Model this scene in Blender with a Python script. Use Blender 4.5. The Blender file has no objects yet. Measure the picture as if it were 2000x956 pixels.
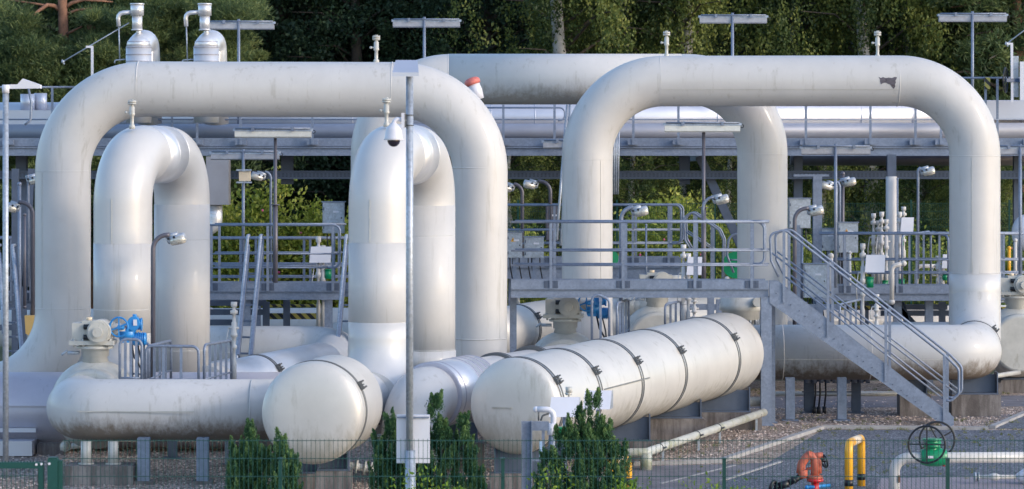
import bpy, math, random
import numpy as np
from mathutils import Vector, Matrix
R = math.radians
random.seed(7); rng = np.random.default_rng(7)
sc = bpy.context.scene
COL = sc.collection

# ---------------------------------------------------------------- camera, sky, sun, exposure
F = 6300.0; CH = 5.07; HY = 300.0          # focal length in photo pixels, camera height, horizon row
cam = bpy.data.cameras.new('camera'); camo = bpy.data.objects.new('camera', cam); COL.objects.link(camo)
camo.location = (0, 0, CH); camo.rotation_euler = (R(90), 0, 0)
cam.sensor_width = 36; cam.lens = 36 * F / 2000; cam.shift_y = -(478 - HY) / 2000
cam.clip_end = 2000; cam.clip_start = 0.5
cam.dof.use_dof = True; cam.dof.focus_distance = 58; cam.dof.aperture_fstop = 3.4
sc.camera = camo
world = bpy.data.worlds.new('World'); sc.world = world; world.use_nodes = True
wn = world.node_tree; bg = wn.nodes['Background']
sky = wn.nodes.new('ShaderNodeTexSky'); sky.sky_type = 'NISHITA'; sky.sun_disc = False
SUN_EL, SUN_AZ = R(22), R(116)
sky.sun_elevation = SUN_EL; sky.sun_rotation = SUN_AZ; sky.air_density = 1.0; sky.dust_density = 1.2; sky.ozone_density = 2.2
wn.links.new(sky.outputs[0], bg.inputs[0]); bg.inputs[1].default_value = 0.15
sun = bpy.data.lights.new('sun', 'SUN'); suno = bpy.data.objects.new('sun', sun); COL.objects.link(suno)
sd = Vector((math.sin(SUN_AZ) * math.cos(SUN_EL), math.cos(SUN_AZ) * math.cos(SUN_EL), math.sin(SUN_EL)))
suno.rotation_euler = sd.to_track_quat('Z', 'Y').to_euler(); suno.location = (20, 10, 30)
sun.energy = 0.5; sun.angle = R(8); sun.color = (1.0, 0.86, 0.72)
vs = sc.view_settings; vs.view_transform = 'Standard'; vs.look = 'None'; vs.gamma = 1; vs.use_curve_mapping = False
vs.exposure = 1.10

# ---------------------------------------------------------------- photo pixel -> place helpers
def X(px, Y): return (px - 1000) * Y / F
def Z(py, Y): return CH - (py - HY) * Y / F
def W(px, py, Y): return Vector((X(px, Y), Y, Z(py, Y)))
def gz(Y): return 0.0 if Y >= 60 else -0.03 * (60 - Y)
def G(px, py):
    s = (py - HY) / CH
    Y = F / s
    if Y < 60:      # CH - gz = (py-HY)*Y/F
        k = (py - HY) / F
        Y = (CH + 1.8) / (k + 0.03)
    return Vector((X(px, Y), Y, gz(Y)))

# ---------------------------------------------------------------- materials
def mat(name, base, rough=0.5, metal=0.0, noise=0.0, nscale=3.0, bump=0.0, bscale=40.0, dirt=None, dlev=0.6, dscale=(6, 6, 1.2), spec=0.5, coat=0.0, spangle=0.0, coatr=0.15):
    m = bpy.data.materials.new(name); m.use_nodes = True; nt = m.node_tree; N = nt.nodes; L = nt.links
    b = N['Principled BSDF']; b.inputs['Roughness'].default_value = rough; b.inputs['Metallic'].default_value = metal
    b.inputs['Specular IOR Level'].default_value = spec; b.inputs['Coat Weight'].default_value = coat; b.inputs['Coat Roughness'].default_value = coatr
    geo = N.new('ShaderNodeNewGeometry'); pos = geo.outputs['Position']
    rgb = N.new('ShaderNodeRGB'); rgb.outputs[0].default_value = (*base, 1); cur = rgb.outputs[0]
    if noise > 0:
        nz = N.new('ShaderNodeTexNoise'); nz.inputs['Scale'].default_value = nscale; nz.inputs['Detail'].default_value = 6; nz.inputs['Roughness'].default_value = 0.65
        L.new(pos, nz.inputs['Vector'])
        mr = N.new('ShaderNodeMapRange'); mr.inputs[1].default_value = 0.3; mr.inputs[2].default_value = 0.7
        mr.inputs[3].default_value = 1 - noise; mr.inputs[4].default_value = 1 + noise
        L.new(nz.outputs[0], mr.inputs[0])
        mx = N.new('ShaderNodeMixRGB'); mx.blend_type = 'MULTIPLY'; mx.inputs[0].default_value = 1
        L.new(cur, mx.inputs[1]); L.new(mr.outputs[0], mx.inputs[2]); cur = mx.outputs[0]
        rr = N.new('ShaderNodeMapRange'); rr.inputs[3].default_value = max(0.05, rough - 0.08); rr.inputs[4].default_value = min(1, rough + 0.12)
        L.new(nz.outputs[0], rr.inputs[0]); L.new(rr.outputs[0], b.inputs['Roughness'])
    if spangle > 0:
        vo = N.new('ShaderNodeTexVoronoi'); vo.inputs['Scale'].default_value = 28; L.new(pos, vo.inputs['Vector'])
        sp = N.new('ShaderNodeSeparateColor'); L.new(vo.outputs['Color'], sp.inputs[0])
        mr = N.new('ShaderNodeMapRange'); mr.inputs[3].default_value = 1 - spangle; mr.inputs[4].default_value = 1 + spangle
        L.new(sp.outputs[0], mr.inputs[0])
        mx = N.new('ShaderNodeMixRGB'); mx.blend_type = 'MULTIPLY'; mx.inputs[0].default_value = 1
        L.new(cur, mx.inputs[1]); L.new(mr.outputs[0], mx.inputs[2]); cur = mx.outputs[0]
    if dirt:
        mp = N.new('ShaderNodeMapping'); mp.inputs['Scale'].default_value = dscale; L.new(pos, mp.inputs[0])
        nz = N.new('ShaderNodeTexNoise'); nz.inputs['Scale'].default_value = 1.0; nz.inputs['Detail'].default_value = 8; nz.inputs['Roughness'].default_value = 0.7
        L.new(mp.outputs[0], nz.inputs['Vector'])
        cr = N.new('ShaderNodeMapRange'); cr.inputs[1].default_value = dlev; cr.inputs[2].default_value = dlev + 0.16; cr.inputs[4].default_value = 0.6
        L.new(nz.outputs[0], cr.inputs[0])
        mx = N.new('ShaderNodeMixRGB'); L.new(cr.outputs[0], mx.inputs[0]); L.new(cur, mx.inputs[1]); mx.inputs[2].default_value = (*dirt, 1); cur = mx.outputs[0]
    L.new(cur, b.inputs['Base Color'])
    if bump > 0:
        nz = N.new('ShaderNodeTexNoise'); nz.inputs['Scale'].default_value = bscale; nz.inputs['Detail'].default_value = 3; L.new(pos, nz.inputs['Vector'])
        bp = N.new('ShaderNodeBump'); bp.inputs['Strength'].default_value = bump; bp.inputs['Distance'].default_value = 0.02
        L.new(nz.outputs[0], bp.inputs['Height']); L.new(bp.outputs[0], b.inputs['Normal'])
    return m
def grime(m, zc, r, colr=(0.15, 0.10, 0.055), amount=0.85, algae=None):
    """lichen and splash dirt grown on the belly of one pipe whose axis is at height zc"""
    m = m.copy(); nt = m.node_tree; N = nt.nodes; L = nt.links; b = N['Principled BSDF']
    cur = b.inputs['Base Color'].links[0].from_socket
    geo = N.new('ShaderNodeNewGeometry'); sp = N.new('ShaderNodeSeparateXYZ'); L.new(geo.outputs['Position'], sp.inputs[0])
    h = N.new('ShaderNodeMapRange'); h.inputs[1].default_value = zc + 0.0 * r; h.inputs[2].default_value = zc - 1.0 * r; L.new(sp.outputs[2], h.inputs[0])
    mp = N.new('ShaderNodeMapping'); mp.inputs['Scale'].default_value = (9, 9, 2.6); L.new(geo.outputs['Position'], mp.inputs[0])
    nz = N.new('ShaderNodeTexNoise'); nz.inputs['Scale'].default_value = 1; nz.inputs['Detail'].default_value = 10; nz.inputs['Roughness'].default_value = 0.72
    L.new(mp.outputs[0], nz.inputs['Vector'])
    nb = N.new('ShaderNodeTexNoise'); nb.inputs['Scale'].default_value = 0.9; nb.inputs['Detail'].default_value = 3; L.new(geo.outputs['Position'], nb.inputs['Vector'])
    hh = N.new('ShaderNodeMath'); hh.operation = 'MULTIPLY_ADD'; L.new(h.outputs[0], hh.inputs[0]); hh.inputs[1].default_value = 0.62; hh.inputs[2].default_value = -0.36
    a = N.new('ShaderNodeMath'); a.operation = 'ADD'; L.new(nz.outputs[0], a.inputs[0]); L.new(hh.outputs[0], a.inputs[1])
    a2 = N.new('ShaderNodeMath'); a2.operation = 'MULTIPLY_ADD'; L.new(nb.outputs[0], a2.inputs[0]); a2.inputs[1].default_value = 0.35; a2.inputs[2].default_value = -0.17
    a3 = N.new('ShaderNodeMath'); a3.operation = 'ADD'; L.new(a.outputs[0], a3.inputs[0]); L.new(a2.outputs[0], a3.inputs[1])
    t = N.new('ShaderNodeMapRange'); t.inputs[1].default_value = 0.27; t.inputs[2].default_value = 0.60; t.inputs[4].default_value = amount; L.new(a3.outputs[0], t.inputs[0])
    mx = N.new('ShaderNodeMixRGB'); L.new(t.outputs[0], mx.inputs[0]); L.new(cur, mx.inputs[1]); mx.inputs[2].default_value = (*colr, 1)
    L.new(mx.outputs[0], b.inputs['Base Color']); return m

M = {}
PD = (0.30, 0.28, 0.24)
M['paint'] = mat('pipe_paint', (0.565, 0.55, 0.54), 0.46, 0, 0.06, 1.3, 0.05, 14, (0.34, 0.32, 0.28), 0.56, (7, 7, 0.5), spec=0.35, coat=0.22, coatr=0.10)
M['paint2'] = mat('vessel_paint', (0.62, 0.595, 0.56), 0.42, 0.22, 0.07, 1.2, 0.04, 9, (0.36, 0.33, 0.27), 0.57, (4, 4, 0.8), coat=0.15, coatr=0.22)
M['gloss'] = mat('glossy_white_cladding', (0.58, 0.567, 0.56), 0.40, 0.05, 0.04, 2.0, 0.10, 2.5, PD, 0.66, (6, 6, 1), coat=0.30, coatr=0.16)
M['foil'] = mat('aluminium_cladding', (0.72, 0.72, 0.74), 0.36, 0.55, 0.06, 2.5, 0.25, 1.6, PD, 0.64, (4, 4, 1))
M['lilac'] = mat('lilac_grey_paint', (0.50, 0.48, 0.54), 0.38, 0.3, 0.07, 1.8, 0.05, 8, (0.2, 0.19, 0.2), 0.60, (8, 8, 0.8))
M['duct'] = mat('duct_sheet', (0.60, 0.61, 0.68), 0.38, 0.45, 0.05, 1.2, 0.06, 3, (0.35, 0.35, 0.38), 0.62, (1.2, 1.2, 3))
M['galv'] = mat('galvanised_steel', (0.21, 0.25, 0.335), 0.45, 0.3, 0.14, 5, 0.05, 60, (0.40, 0.42, 0.46), 0.62, (7, 7, 5), spangle=0.10)
M['galvl'] = mat('bright_galvanised_steel', (0.40, 0.44, 0.50), 0.42, 0.4, 0.14, 6, 0.05, 60, (0.2, 0.22, 0.26), 0.62, (9, 9, 5), spangle=0.14)
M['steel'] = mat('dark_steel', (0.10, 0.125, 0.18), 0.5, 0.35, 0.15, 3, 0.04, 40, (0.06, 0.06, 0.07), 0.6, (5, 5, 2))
M['brown'] = mat('brownish_pole_paint', (0.13, 0.125, 0.15), 0.45, 0.3, 0.12, 5)
M['band'] = mat('strap_rubber', (0.12, 0.125, 0.13), 0.5, 0.2, 0.1, 20)
M['bandm'] = mat('strap_steel', (0.42, 0.42, 0.42), 0.35, 0.8, 0.1, 20)
M['black'] = mat('black_paint', (0.012, 0.014, 0.02), 0.4, 0.0)
M['fence'] = mat('green_fence_paint', (0.005, 0.065, 0.055), 0.42, 0, 0.1, 8)
M['green'] = mat('valve_green_paint', (0.0, 0.25, 0.10), 0.35, 0, 0.15, 9, coat=0.3)
M['blue'] = mat('actuator_blue_paint', (0.02, 0.24, 0.60), 0.42, 0, 0.12, 9, coat=0.3)
M['yellow'] = mat('yellow_paint', (0.85, 0.42, 0.02), 0.4, 0, 0.08, 6, 0, 1, (0.5, 0.28, 0.05), 0.62, (9, 9, 2), coat=0.3)
M['cream'] = mat('worn_cream_paint', (0.75, 0.60, 0.42), 0.5, 0, 0.1, 6)
M['red'] = mat('red_paint', (0.55, 0.01, 0.015), 0.35, 0, 0.1, 8, coat=0.3)
M['orange'] = mat('faded_red_paint', (0.50, 0.12, 0.07), 0.55, 0, 0.22, 9, 0.05, 30, (0.5, 0.22, 0.15), 0.55, (9, 9, 9))
M['white'] = mat('white_sheet', (0.68, 0.68, 0.74), 0.4, 0, 0.04, 3, 0, 1, (0.4, 0.4, 0.4), 0.66, (6, 6, 2))
M['valve'] = mat('valve_grey_paint', (0.50, 0.49, 0.455), 0.42, 0, 0.12, 4, 0.05, 25, (0.20, 0.17, 0.10), 0.58, (6, 6, 2.4), coat=0.2)
M['conc'] = mat('concrete', (0.23, 0.21, 0.205), 0.9, 0, 0.25, 4, 0.3, 35, (0.045, 0.034, 0.032), 0.41, (5, 5, 0.7))
M['bark'] = mat('pine_bark', (0.24, 0.12, 0.075), 0.9, 0, 0.45, 4, 0.6, 9, (0.06, 0.045, 0.04), 0.5, (6, 6, 3))
M['birch'] = mat('birch_bark', (0.42, 0.40, 0.38), 0.8, 0, 0.3, 3, 0.2, 12, (0.04, 0.035, 0.03), 0.5, (3, 3, 6))
M['darkbark'] = mat('dark_bark', (0.07, 0.055, 0.045), 0.9, 0, 0.3, 3, 0.4, 12)
M['moss'] = mat('mossy_white_pipe', (0.50, 0.50, 0.46), 0.5, 0, 0.1, 4, 0.03, 30, (0.20, 0.21, 0.04), 0.50, (3, 3, 3))
M['patch'] = mat('bare_primer', (0.10, 0.09, 0.11), 0.6, 0.1, 0.25, 16)
M['glass'] = mat('smoked_dome', (0.02, 0.015, 0.03), 0.12, 0, coat=0.6)
M['diff'] = mat('acrylic_diffuser', (0.72, 0.73, 0.70), 0.25, 0, 0.05, 6, coat=0.4)
M['diffd'] = mat('grey_ribbed_diffuser', (0.42, 0.44, 0.50), 0.3, 0.1, 0.12, 14, coat=0.3)
M['lens'] = mat('ribbed_lamp_glass', (0.62, 0.58, 0.50), 0.18, 0.3, 0.35, 30, coat=0.6)
M['pink'] = mat('rose_petals', (0.65, 0.10, 0.28), 0.6)

def mat_hazard():
    m = bpy.data.materials.new('hazard_stripes'); m.use_nodes = True; N = m.node_tree.nodes; L = m.node_tree.links; b = N['Principled BSDF']
    g = N.new('ShaderNodeNewGeometry'); s = N.new('ShaderNodeSeparateXYZ'); L.new(g.outputs['Position'], s.inputs[0])
    a = N.new('ShaderNodeMath'); a.operation = 'ADD'; L.new(s.outputs[0], a.inputs[0]); L.new(s.outputs[2], a.inputs[1])
    k = N.new('ShaderNodeMath'); k.operation = 'MULTIPLY'; k.inputs[1].default_value = 5.0; L.new(a.outputs[0], k.inputs[0])
    f = N.new('ShaderNodeMath'); f.operation = 'FRACT'; L.new(k.outputs[0], f.inputs[0])
    t = N.new('ShaderNodeMath'); t.operation = 'GREATER_THAN'; t.inputs[1].default_value = 0.5; L.new(f.outputs[0], t.inputs[0])
    x = N.new('ShaderNodeMixRGB'); x.inputs[1].default_value = (0.02, 0.02, 0.025, 1); x.inputs[2].default_value = (0.42, 0.36, 0.08, 1)
    L.new(t.outputs[0], x.inputs[0]); L.new(x.outputs[0], b.inputs['Base Color']); b.inputs['Roughness'].default_value = 0.5
    return m
M['hazard'] = mat_hazard()

def mat_ground(name, kind):
    m = bpy.data.materials.new(name); m.use_nodes = True; N = m.node_tree.nodes; L = m.node_tree.links; b = N['Principled BSDF']
    b.inputs['Roughness'].default_value = 0.92
    g = N.new('ShaderNodeNewGeometry'); pos = g.outputs['Position']
    def vor(sc_):
        v = N.new('ShaderNodeTexVoronoi'); v.inputs['Scale'].default_value = sc_; L.new(pos, v.inputs['Vector']); return v
    def noi(sc_, d=6):
        v = N.new('ShaderNodeTexNoise'); v.inputs['Scale'].default_value = sc_; v.inputs['Detail'].default_value = d; v.inputs['Roughness'].default_value = 0.65; L.new(pos, v.inputs['Vector']); return v
    def ramp(src, stops):
        r = N.new('ShaderNodeValToRGB'); e = r.color_ramp.elements
        while len(e) < len(stops): e.new(0.5)
        for i, (p, c) in enumerate(stops): e[i].position = p; e[i].color = (*c, 1)
        L.new(src, r.inputs[0]); return r.outputs[0]
    if kind == 'gravel':
        v = vor(24); s = N.new('ShaderNodeSeparateColor'); L.new(v.outputs['Color'], s.inputs[0])
        c = ramp(s.outputs[0], [(0, (0.16, 0.125, 0.11)), (0.3, (0.36, 0.285, 0.25)), (0.7, (0.56, 0.45, 0.40)), (1, (0.74, 0.63, 0.57))])
        n = noi(0.7); c2 = ramp(n.outputs[0], [(0.38, (1, 1, 1)), (0.66, (0.62, 0.60, 0.52))])
        mx = N.new('ShaderNodeMixRGB'); mx.blend_type = 'MULTIPLY'; mx.inputs[0].default_value = 1; L.new(c, mx.inputs[1]); L.new(c2, mx.inputs[2])
        L.new(mx.outputs[0], b.inputs['Base Color'])
        bp = N.new('ShaderNodeBump'); bp.inputs['Strength'].default_value = 1; bp.inputs['Distance'].default_value = 0.06; bp.invert = True
        L.new(v.outputs['Distance'], bp.inputs['Height']); L.new(bp.outputs[0], b.inputs['Normal'])
    elif kind == 'asphalt':
        v = vor(38); s = N.new('ShaderNodeSeparateColor'); L.new(v.outputs['Color'], s.inputs[0])
        c = ramp(s.outputs[1], [(0, (0.05, 0.055, 0.07)), (0.5, (0.13, 0.14, 0.17)), (0.85, (0.22, 0.23, 0.265)), (1, (0.38, 0.38, 0.41))])
        n = noi(1.4); c2 = ramp(n.outputs[0], [(0.35, (1, 1, 1)), (0.7, (0.7, 0.72, 0.72))])
        mx = N.new('ShaderNodeMixRGB'); mx.blend_type = 'MULTIPLY'; mx.inputs[0].default_value = 1; L.new(c, mx.inputs[1]); L.new(c2, mx.inputs[2])
        L.new(mx.outputs[0], b.inputs['Base Color'])
        bp = N.new('ShaderNodeBump'); bp.inputs['Strength'].default_value = 0.6; bp.inputs['Distance'].default_value = 0.02
        L.new(v.outputs['Distance'], bp.inputs['Height']); L.new(bp.outputs[0], b.inputs['Normal'])
    elif kind == 'slab':
        n = noi(3, 8); c = ramp(n.outputs[0], [(0.3, (0.10, 0.095, 0.11)), (0.7, (0.22, 0.205, 0.225))]); L.new(c, b.inputs['Base Color'])
        bp = N.new('ShaderNodeBump'); bp.inputs['Strength'].default_value = 0.3; L.new(noi(50).outputs[0], bp.inputs['Height']); L.new(bp.outputs[0], b.inputs['Normal'])
    elif kind == 'pavers':
        br = N.new('ShaderNodeTexBrick'); br.inputs['Scale'].default_value = 5; br.inputs['Color1'].default_value = (0.36, 0.31, 0.33, 1); br.inputs['Color2'].default_value = (0.29, 0.25, 0.28, 1)
        br.inputs['Mortar'].default_value = (0.10, 0.09, 0.09, 1); br.inputs['Mortar Size'].default_value = 0.02; L.new(pos, br.inputs['Vector']); L.new(br.outputs[0], b.inputs['Base Color'])
    else:
        n = noi(0.5, 8); c = ramp(n.outputs[0], [(0.3, (0.05, 0.06, 0.025)), (0.5, (0.07, 0.085, 0.03)), (0.7, (0.11, 0.10, 0.06))]); L.new(c, b.inputs['Base Color'])
    return m
for k in ('gravel', 'asphalt', 'slab', 'pavers', 'soil'): M[k] = mat_ground(k + '_ground', k)

def mat_leaf(name, c0, c1, c2, trans=0.35):
    m = bpy.data.materials.new(name); m.use_nodes = True; N = m.node_tree.nodes; L = m.node_tree.links
    at = N.new('ShaderNodeAttribute'); at.attribute_name = 'tint'
    r = N.new('ShaderNodeValToRGB'); e = r.color_ramp.elements; e.new(0.5)
    for i, (p, c) in enumerate(((0, c0), (0.5, c1), (1, c2))): e[i].position = p; e[i].color = (*c, 1)
    L.new(at.outputs['Fac'], r.inputs[0])
    b = N['Principled BSDF']; b.inputs['Roughness'].default_value = 0.55; b.inputs['Specular IOR Level'].default_value = 0.3; L.new(r.outputs[0], b.inputs['Base Color'])
    t = N.new('ShaderNodeBsdfTranslucent'); L.new(r.outputs[0], t.inputs[0])
    x = N.new('ShaderNodeMixShader'); x.inputs[0].default_value = trans; L.new(b.outputs[0], x.inputs[1]); L.new(t.outputs[0], x.inputs[2])
    L.new(x.outputs[0], N['Material Output'].inputs[0]); return m
M['lpine'] = mat_leaf('pine_needles', (0.025, 0.045, 0.022), (0.10, 0.15, 0.06), (0.26, 0.30, 0.11))
M['ldark'] = mat_leaf('dark_leaves', (0.018, 0.038, 0.024), (0.045, 0.08, 0.042), (0.095, 0.145, 0.065))
M['lbirch'] = mat_leaf('birch_leaves', (0.03, 0.055, 0.022), (0.10, 0.14, 0.038), (0.27, 0.29, 0.075))
M['lshrub'] = mat_leaf('shrub_leaves', (0.10, 0.15, 0.025), (0.28, 0.34, 0.055), (0.50, 0.48, 0.11))
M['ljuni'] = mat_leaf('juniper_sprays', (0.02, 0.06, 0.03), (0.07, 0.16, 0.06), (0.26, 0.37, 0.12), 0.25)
M['lrose'] = mat_leaf('rose_leaves', (0.08, 0.16, 0.015), (0.20, 0.32, 0.03), (0.36, 0.42, 0.07))
M['lweed'] = mat_leaf('weed_blades', (0.10, 0.13, 0.04), (0.18, 0.20, 0.06), (0.28, 0.27, 0.12))

# ---------------------------------------------------------------- mesh builder
ORG = {}
def tag(o, label=None, cat=None, group=None, kind=None):
    if label: o['label'] = label
    if cat: o['category'] = cat
    if group: o['group'] = group
    if kind: o['kind'] = kind
    return o
def thing(name, label, cat, loc, group=None):
    o = bpy.data.objects.new(name, None); COL.objects.link(o); o.location = loc; o.empty_display_size = 0.3
    ORG[o.name] = Vector(loc); return tag(o, label, cat, group)
def basis(d, up=Vector((0, 0, 1))):
    d = d.normalized()
    if abs(d.dot(up)) > 0.98: up = Vector((0, 1, 0))
    s = d.cross(up).normalized(); return d, s, s.cross(d).normalized()
class MB:
    def __init__(s): s.v = []; s.f = []; s.sm = []
    def add(s, vs_, fs, smooth=False):
        b = len(s.v); s.v += [tuple(p) for p in vs_]; s.f += [tuple(b + i for i in f) for f in fs]
        s.sm += ([smooth] * len(fs)) if isinstance(smooth, bool) else list(smooth); return s
    def box(s, x0, x1, y0, y1, z0, z1, rz=0, c=None):
        P = [Vector((x, y, z)) for x in (x0, x1) for y in (y0, y1) for z in (z0, z1)]
        if rz:
            c = Vector(c) if c else Vector(((x0 + x1) / 2, (y0 + y1) / 2, 0)); m = Matrix.Rotation(rz, 3, 'Z')
            P = [m @ (p - c) + c for p in P]
        return s.add(P, [(0, 1, 3, 2), (4, 6, 7, 5), (0, 4, 5, 1), (2, 3, 7, 6), (0, 2, 6, 4), (1, 5, 7, 3)])
    def bar(s, p0, p1, w, h, up=Vector((0, 0, 1))):
        p0 = Vector(p0); p1 = Vector(p1); d, sd_, u = basis(p1 - p0, up)
        P = [p + sd_ * a * w / 2 + u * b * h / 2 for p in (p0, p1) for a in (-1, 1) for b in (-1, 1)]
        return s.add(P, [(0, 1, 3, 2), (4, 6, 7, 5), (0, 4, 5, 1), (2, 3, 7, 6), (0, 2, 6, 4), (1, 5, 7, 3)])
    def ibeam(s, p0, p1, h, w, t=0.014, up=Vector((0, 0, 1))):
        p0 = Vector(p0); p1 = Vector(p1); d, sd_, u = basis(p1 - p0, up)
        s.bar(p0, p1, t, h - 2 * t - 0.002, up); o = u * (h / 2 - t / 2)
        s.bar(p0 + o, p1 + o, w, t, up); s.bar(p0 - o, p1 - o, w, t, up); return s
    def tube(s, pts, r, n=16, caps=True, radii=None):
        pts = [Vector(p) for p in pts]; k = len(pts)
        T = [(pts[min(i + 1, k - 1)] - pts[max(i - 1, 0)]).normalized() for i in range(k)]
        _, sd_, u = basis(T[0]); V = []
        for i in range(k):
            sd_ = (sd_ - T[i] * sd_.dot(T[i])).normalized(); u = T[i].cross(sd_)
            rr = radii[i] if radii else r
            V += [pts[i] + (sd_ * math.cos(2 * math.pi * j / n) + u * math.sin(2 * math.pi * j / n)) * rr for j in range(n)]
        Fs = [(i * n + j, i * n + (j + 1) % n, (i + 1) * n + (j + 1) % n, (i + 1) * n + j) for i in range(k - 1) for j in range(n)]
        sm = [True] * len(Fs)
        if caps:
            Fs += [tuple(reversed(range(n))), tuple(range((k - 1) * n, k * n))]; sm += [False, False]
        return s.add(V, Fs, sm)
    def lathe(s, o, d, prof, n=24, smooth=True):
        """prof: (distance along d, radius)"""
        o = Vector(o); d, sd_, u = basis(Vector(d)); V = []; k = len(prof)
        for a, r in prof:
            V += [o + d * a + (sd_ * math.cos(2 * math.pi * j / n) + u * math.sin(2 * math.pi * j / n)) * max(r, 1e-4) for j in range(n)]
        Fs = [(i * n + j, i * n + (j + 1) % n, (i + 1) * n + (j + 1) % n, (i + 1) * n + j) for i in range(k - 1) for j in range(n)]
        sm = []
        for i in range(k - 1):
            flat = (not smooth)
            sm += [not flat] * n
        Fs += [tuple(reversed(range(n))), tuple(range((k - 1) * n, k * n))]; sm += [False, False]
        return s.add(V, Fs, sm)
    def cyl(s, p0, p1, r, n=20):
        p0 = Vector(p0); p1 = Vector(p1); d, sd_, u = basis(p1 - p0)
        V = [p + (sd_ * math.cos(2 * math.pi * j / n) + u * math.sin(2 * math.pi * j / n)) * r for p in (p0, p1) for j in range(n)]
        Fs = [(j, (j + 1) % n, n + (j + 1) % n, n + j) for j in range(n)] + [tuple(reversed(range(n))), tuple(range(n, 2 * n))]
        return s.add(V, Fs, [True] * n + [False, False])
    def ball(s, c, rx, ry=None, rz=None, n=28, m=16):
        c = Vector(c); ry = ry or rx; rz = rz or rx; V = []; Fs = []
        for i in range(m + 1):
            t = math.pi * i / m
            for j in range(n):
                a = 2 * math.pi * j / n; rr = max(math.sin(t), 1e-4)
                V.append(c + Vector((rx * rr * math.cos(a), ry * rr * math.sin(a), rz * math.cos(t))))
        for i in range(m):
            for j in range(n): Fs.append((i * n + j, (i + 1) * n + j, (i + 1) * n + (j + 1) % n, i * n + (j + 1) % n))
        return s.add(V, Fs, True)
    def torus(s, c, ax, Rr, r, n=40, m=8):
        c = Vector(c); d, sd_, u = basis(Vector(ax)); V = []; Fs = []
        for i in range(n):
            a = 2 * math.pi * i / n; e = sd_ * math.cos(a) + u * math.sin(a)
            for j in range(m):
                b = 2 * math.pi * j / m; V.append(c + e * (Rr + r * math.cos(b)) + d * r * math.sin(b))
        for i in range(n):
            for j in range(m): Fs.append((i * m + j, ((i + 1) % n) * m + j, ((i + 1) % n) * m + (j + 1) % m, i * m + (j + 1) % m))
        return s.add(V, Fs, True)
    def build(s, name, m, parent=None, label=None, cat=None, group=None, kind=None, loc=None):
        me = bpy.data.meshes.new(name)
        if parent: org = ORG[parent.name]
        else:
            if loc is None:
                a = np.array(s.v); loc = ((a[:, 0].min() + a[:, 0].max()) / 2, (a[:, 1].min() + a[:, 1].max()) / 2, a[:, 2].min())
            org = Vector(loc)
        me.from_pydata([(x - org[0], y - org[1], z - org[2]) for x, y, z in s.v], [], s.f)
        me.polygons.foreach_set('use_smooth', s.sm); me.materials.append(M[m] if isinstance(m, str) else m); me.update()
        o = bpy.data.objects.new(name, me); COL.objects.link(o)
        if parent: o.parent = parent
        else: o.location = org
        ORG[o.name] = org
        return tag(o, label, cat, group, kind)
def fillet(pts, r, n=10):
    pts = [Vector(p) for p in pts]; out = [pts[0]]
    for i in range(1, len(pts) - 1):
        rr = r[i - 1] if isinstance(r, (list, tuple)) else r
        a, b, c = pts[i - 1], pts[i], pts[i + 1]; u = (a - b).normalized(); v = (c - b).normalized()
        ang = u.angle(v); t = rr / math.tan(ang / 2); t = min(t, (a - b).length * 0.999, (c - b).length * 0.999); rr2 = t * math.tan(ang / 2)
        ctr = b + (u + v).normalized() * (rr2 / math.sin(ang / 2)); s0 = b + u * t; e0 = b + v * t
        p = s0 - ctr; q = e0 - ctr; om = p.angle(q)
        for k in range(n + 1):
            f = k / n; out.append(ctr + p * (math.sin((1 - f) * om) / math.sin(om)) + q * (math.sin(f * om) / math.sin(om)))
    out.append(pts[-1]); return out
def children(o): return [c for c in bpy.data.objects if c.parent == o]
KIDS = {}
def copy_tree(o, loc=None, rz=None, scale=None, label=None, parent=None):
    c = o.copy(); COL.objects.link(c)
    if parent: c.parent = parent
    if loc is not None: c.location = loc; ORG[c.name] = Vector(loc)
    if rz is not None: c.rotation_euler = (0, 0, rz)
    if scale is not None: c.scale = scale if hasattr(scale, '__len__') else (scale,) * 3
    if label: c['label'] = label
    if o.name not in KIDS: KIDS[o.name] = children(o)
    for ch in KIDS[o.name]: copy_tree(ch, parent=c)
    return c

# ---------------------------------------------------------------- ground and roads
def sheet(name, poly, dz, m, kind='structure', thick=0):
    mb = MB(); P = [Vector((p[0], p[1], gz(p[1]) + dz)) for p in poly]
    n = len(P)
    if thick:
        Q = [p - Vector((0, 0, thick)) for p in P]
        mb.add(P + Q, [tuple(range(n))] + [(i, i + n, (i + 1) % n + n, (i + 1) % n) for i in range(n)])
    else: mb.add(P, [tuple(range(n))])
    return mb.build(name, m, kind=kind, loc=(0, 0, 0))
gr = MB(); gy = [-30, 60, 72, 400]
gr.add([(x, y, gz(y)) for y in gy for x in (-300, 300)], [(0, 1, 3, 2), (2, 3, 5, 4)])
gr.build('ground', 'gravel', kind='structure', loc=(0, 0, 0))
sheet('grassland', [(-300, 72, 0), (300, 72, 0), (300, 400, 0), (-300, 400, 0)], 0.0, 'soil')
def gp(*a): return [G(px, py) for px, py in a]
sheet('road', gp((1420, 935), (1500, 905), (1608, 840), (2300, 842), (2600, 960), (2600, 1300), (1400, 1300), (1240, 1010)), 0.004, 'asphalt')
sheet('side_road', gp((1935, 836), (2060, 782), (2500, 782), (2500, 838)) if False else [G(1935, 838), G(2300, 838), Vector((X(2300, 60), 60, 0)), Vector((X(1950, 60), 60, 0))], 0.004, 'asphalt')
sheet('side_road_upper', [Vector((X(1950, 60), 60.0, 0)), Vector((X(2300, 60), 60.0, 0)), G(2300, 796), G(2040, 796)], 0.004, 'asphalt')
sheet('path', gp((1225, 912), (1418, 908), (1500, 905), (1300, 985), (1100, 1200), (1000, 1200), (1150, 960)), 0.008, 'slab')
sheet('back_path', gp((1300, 776), (2300, 772), (2300, 792), (1300, 800)), 0.004, 'slab')
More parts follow.
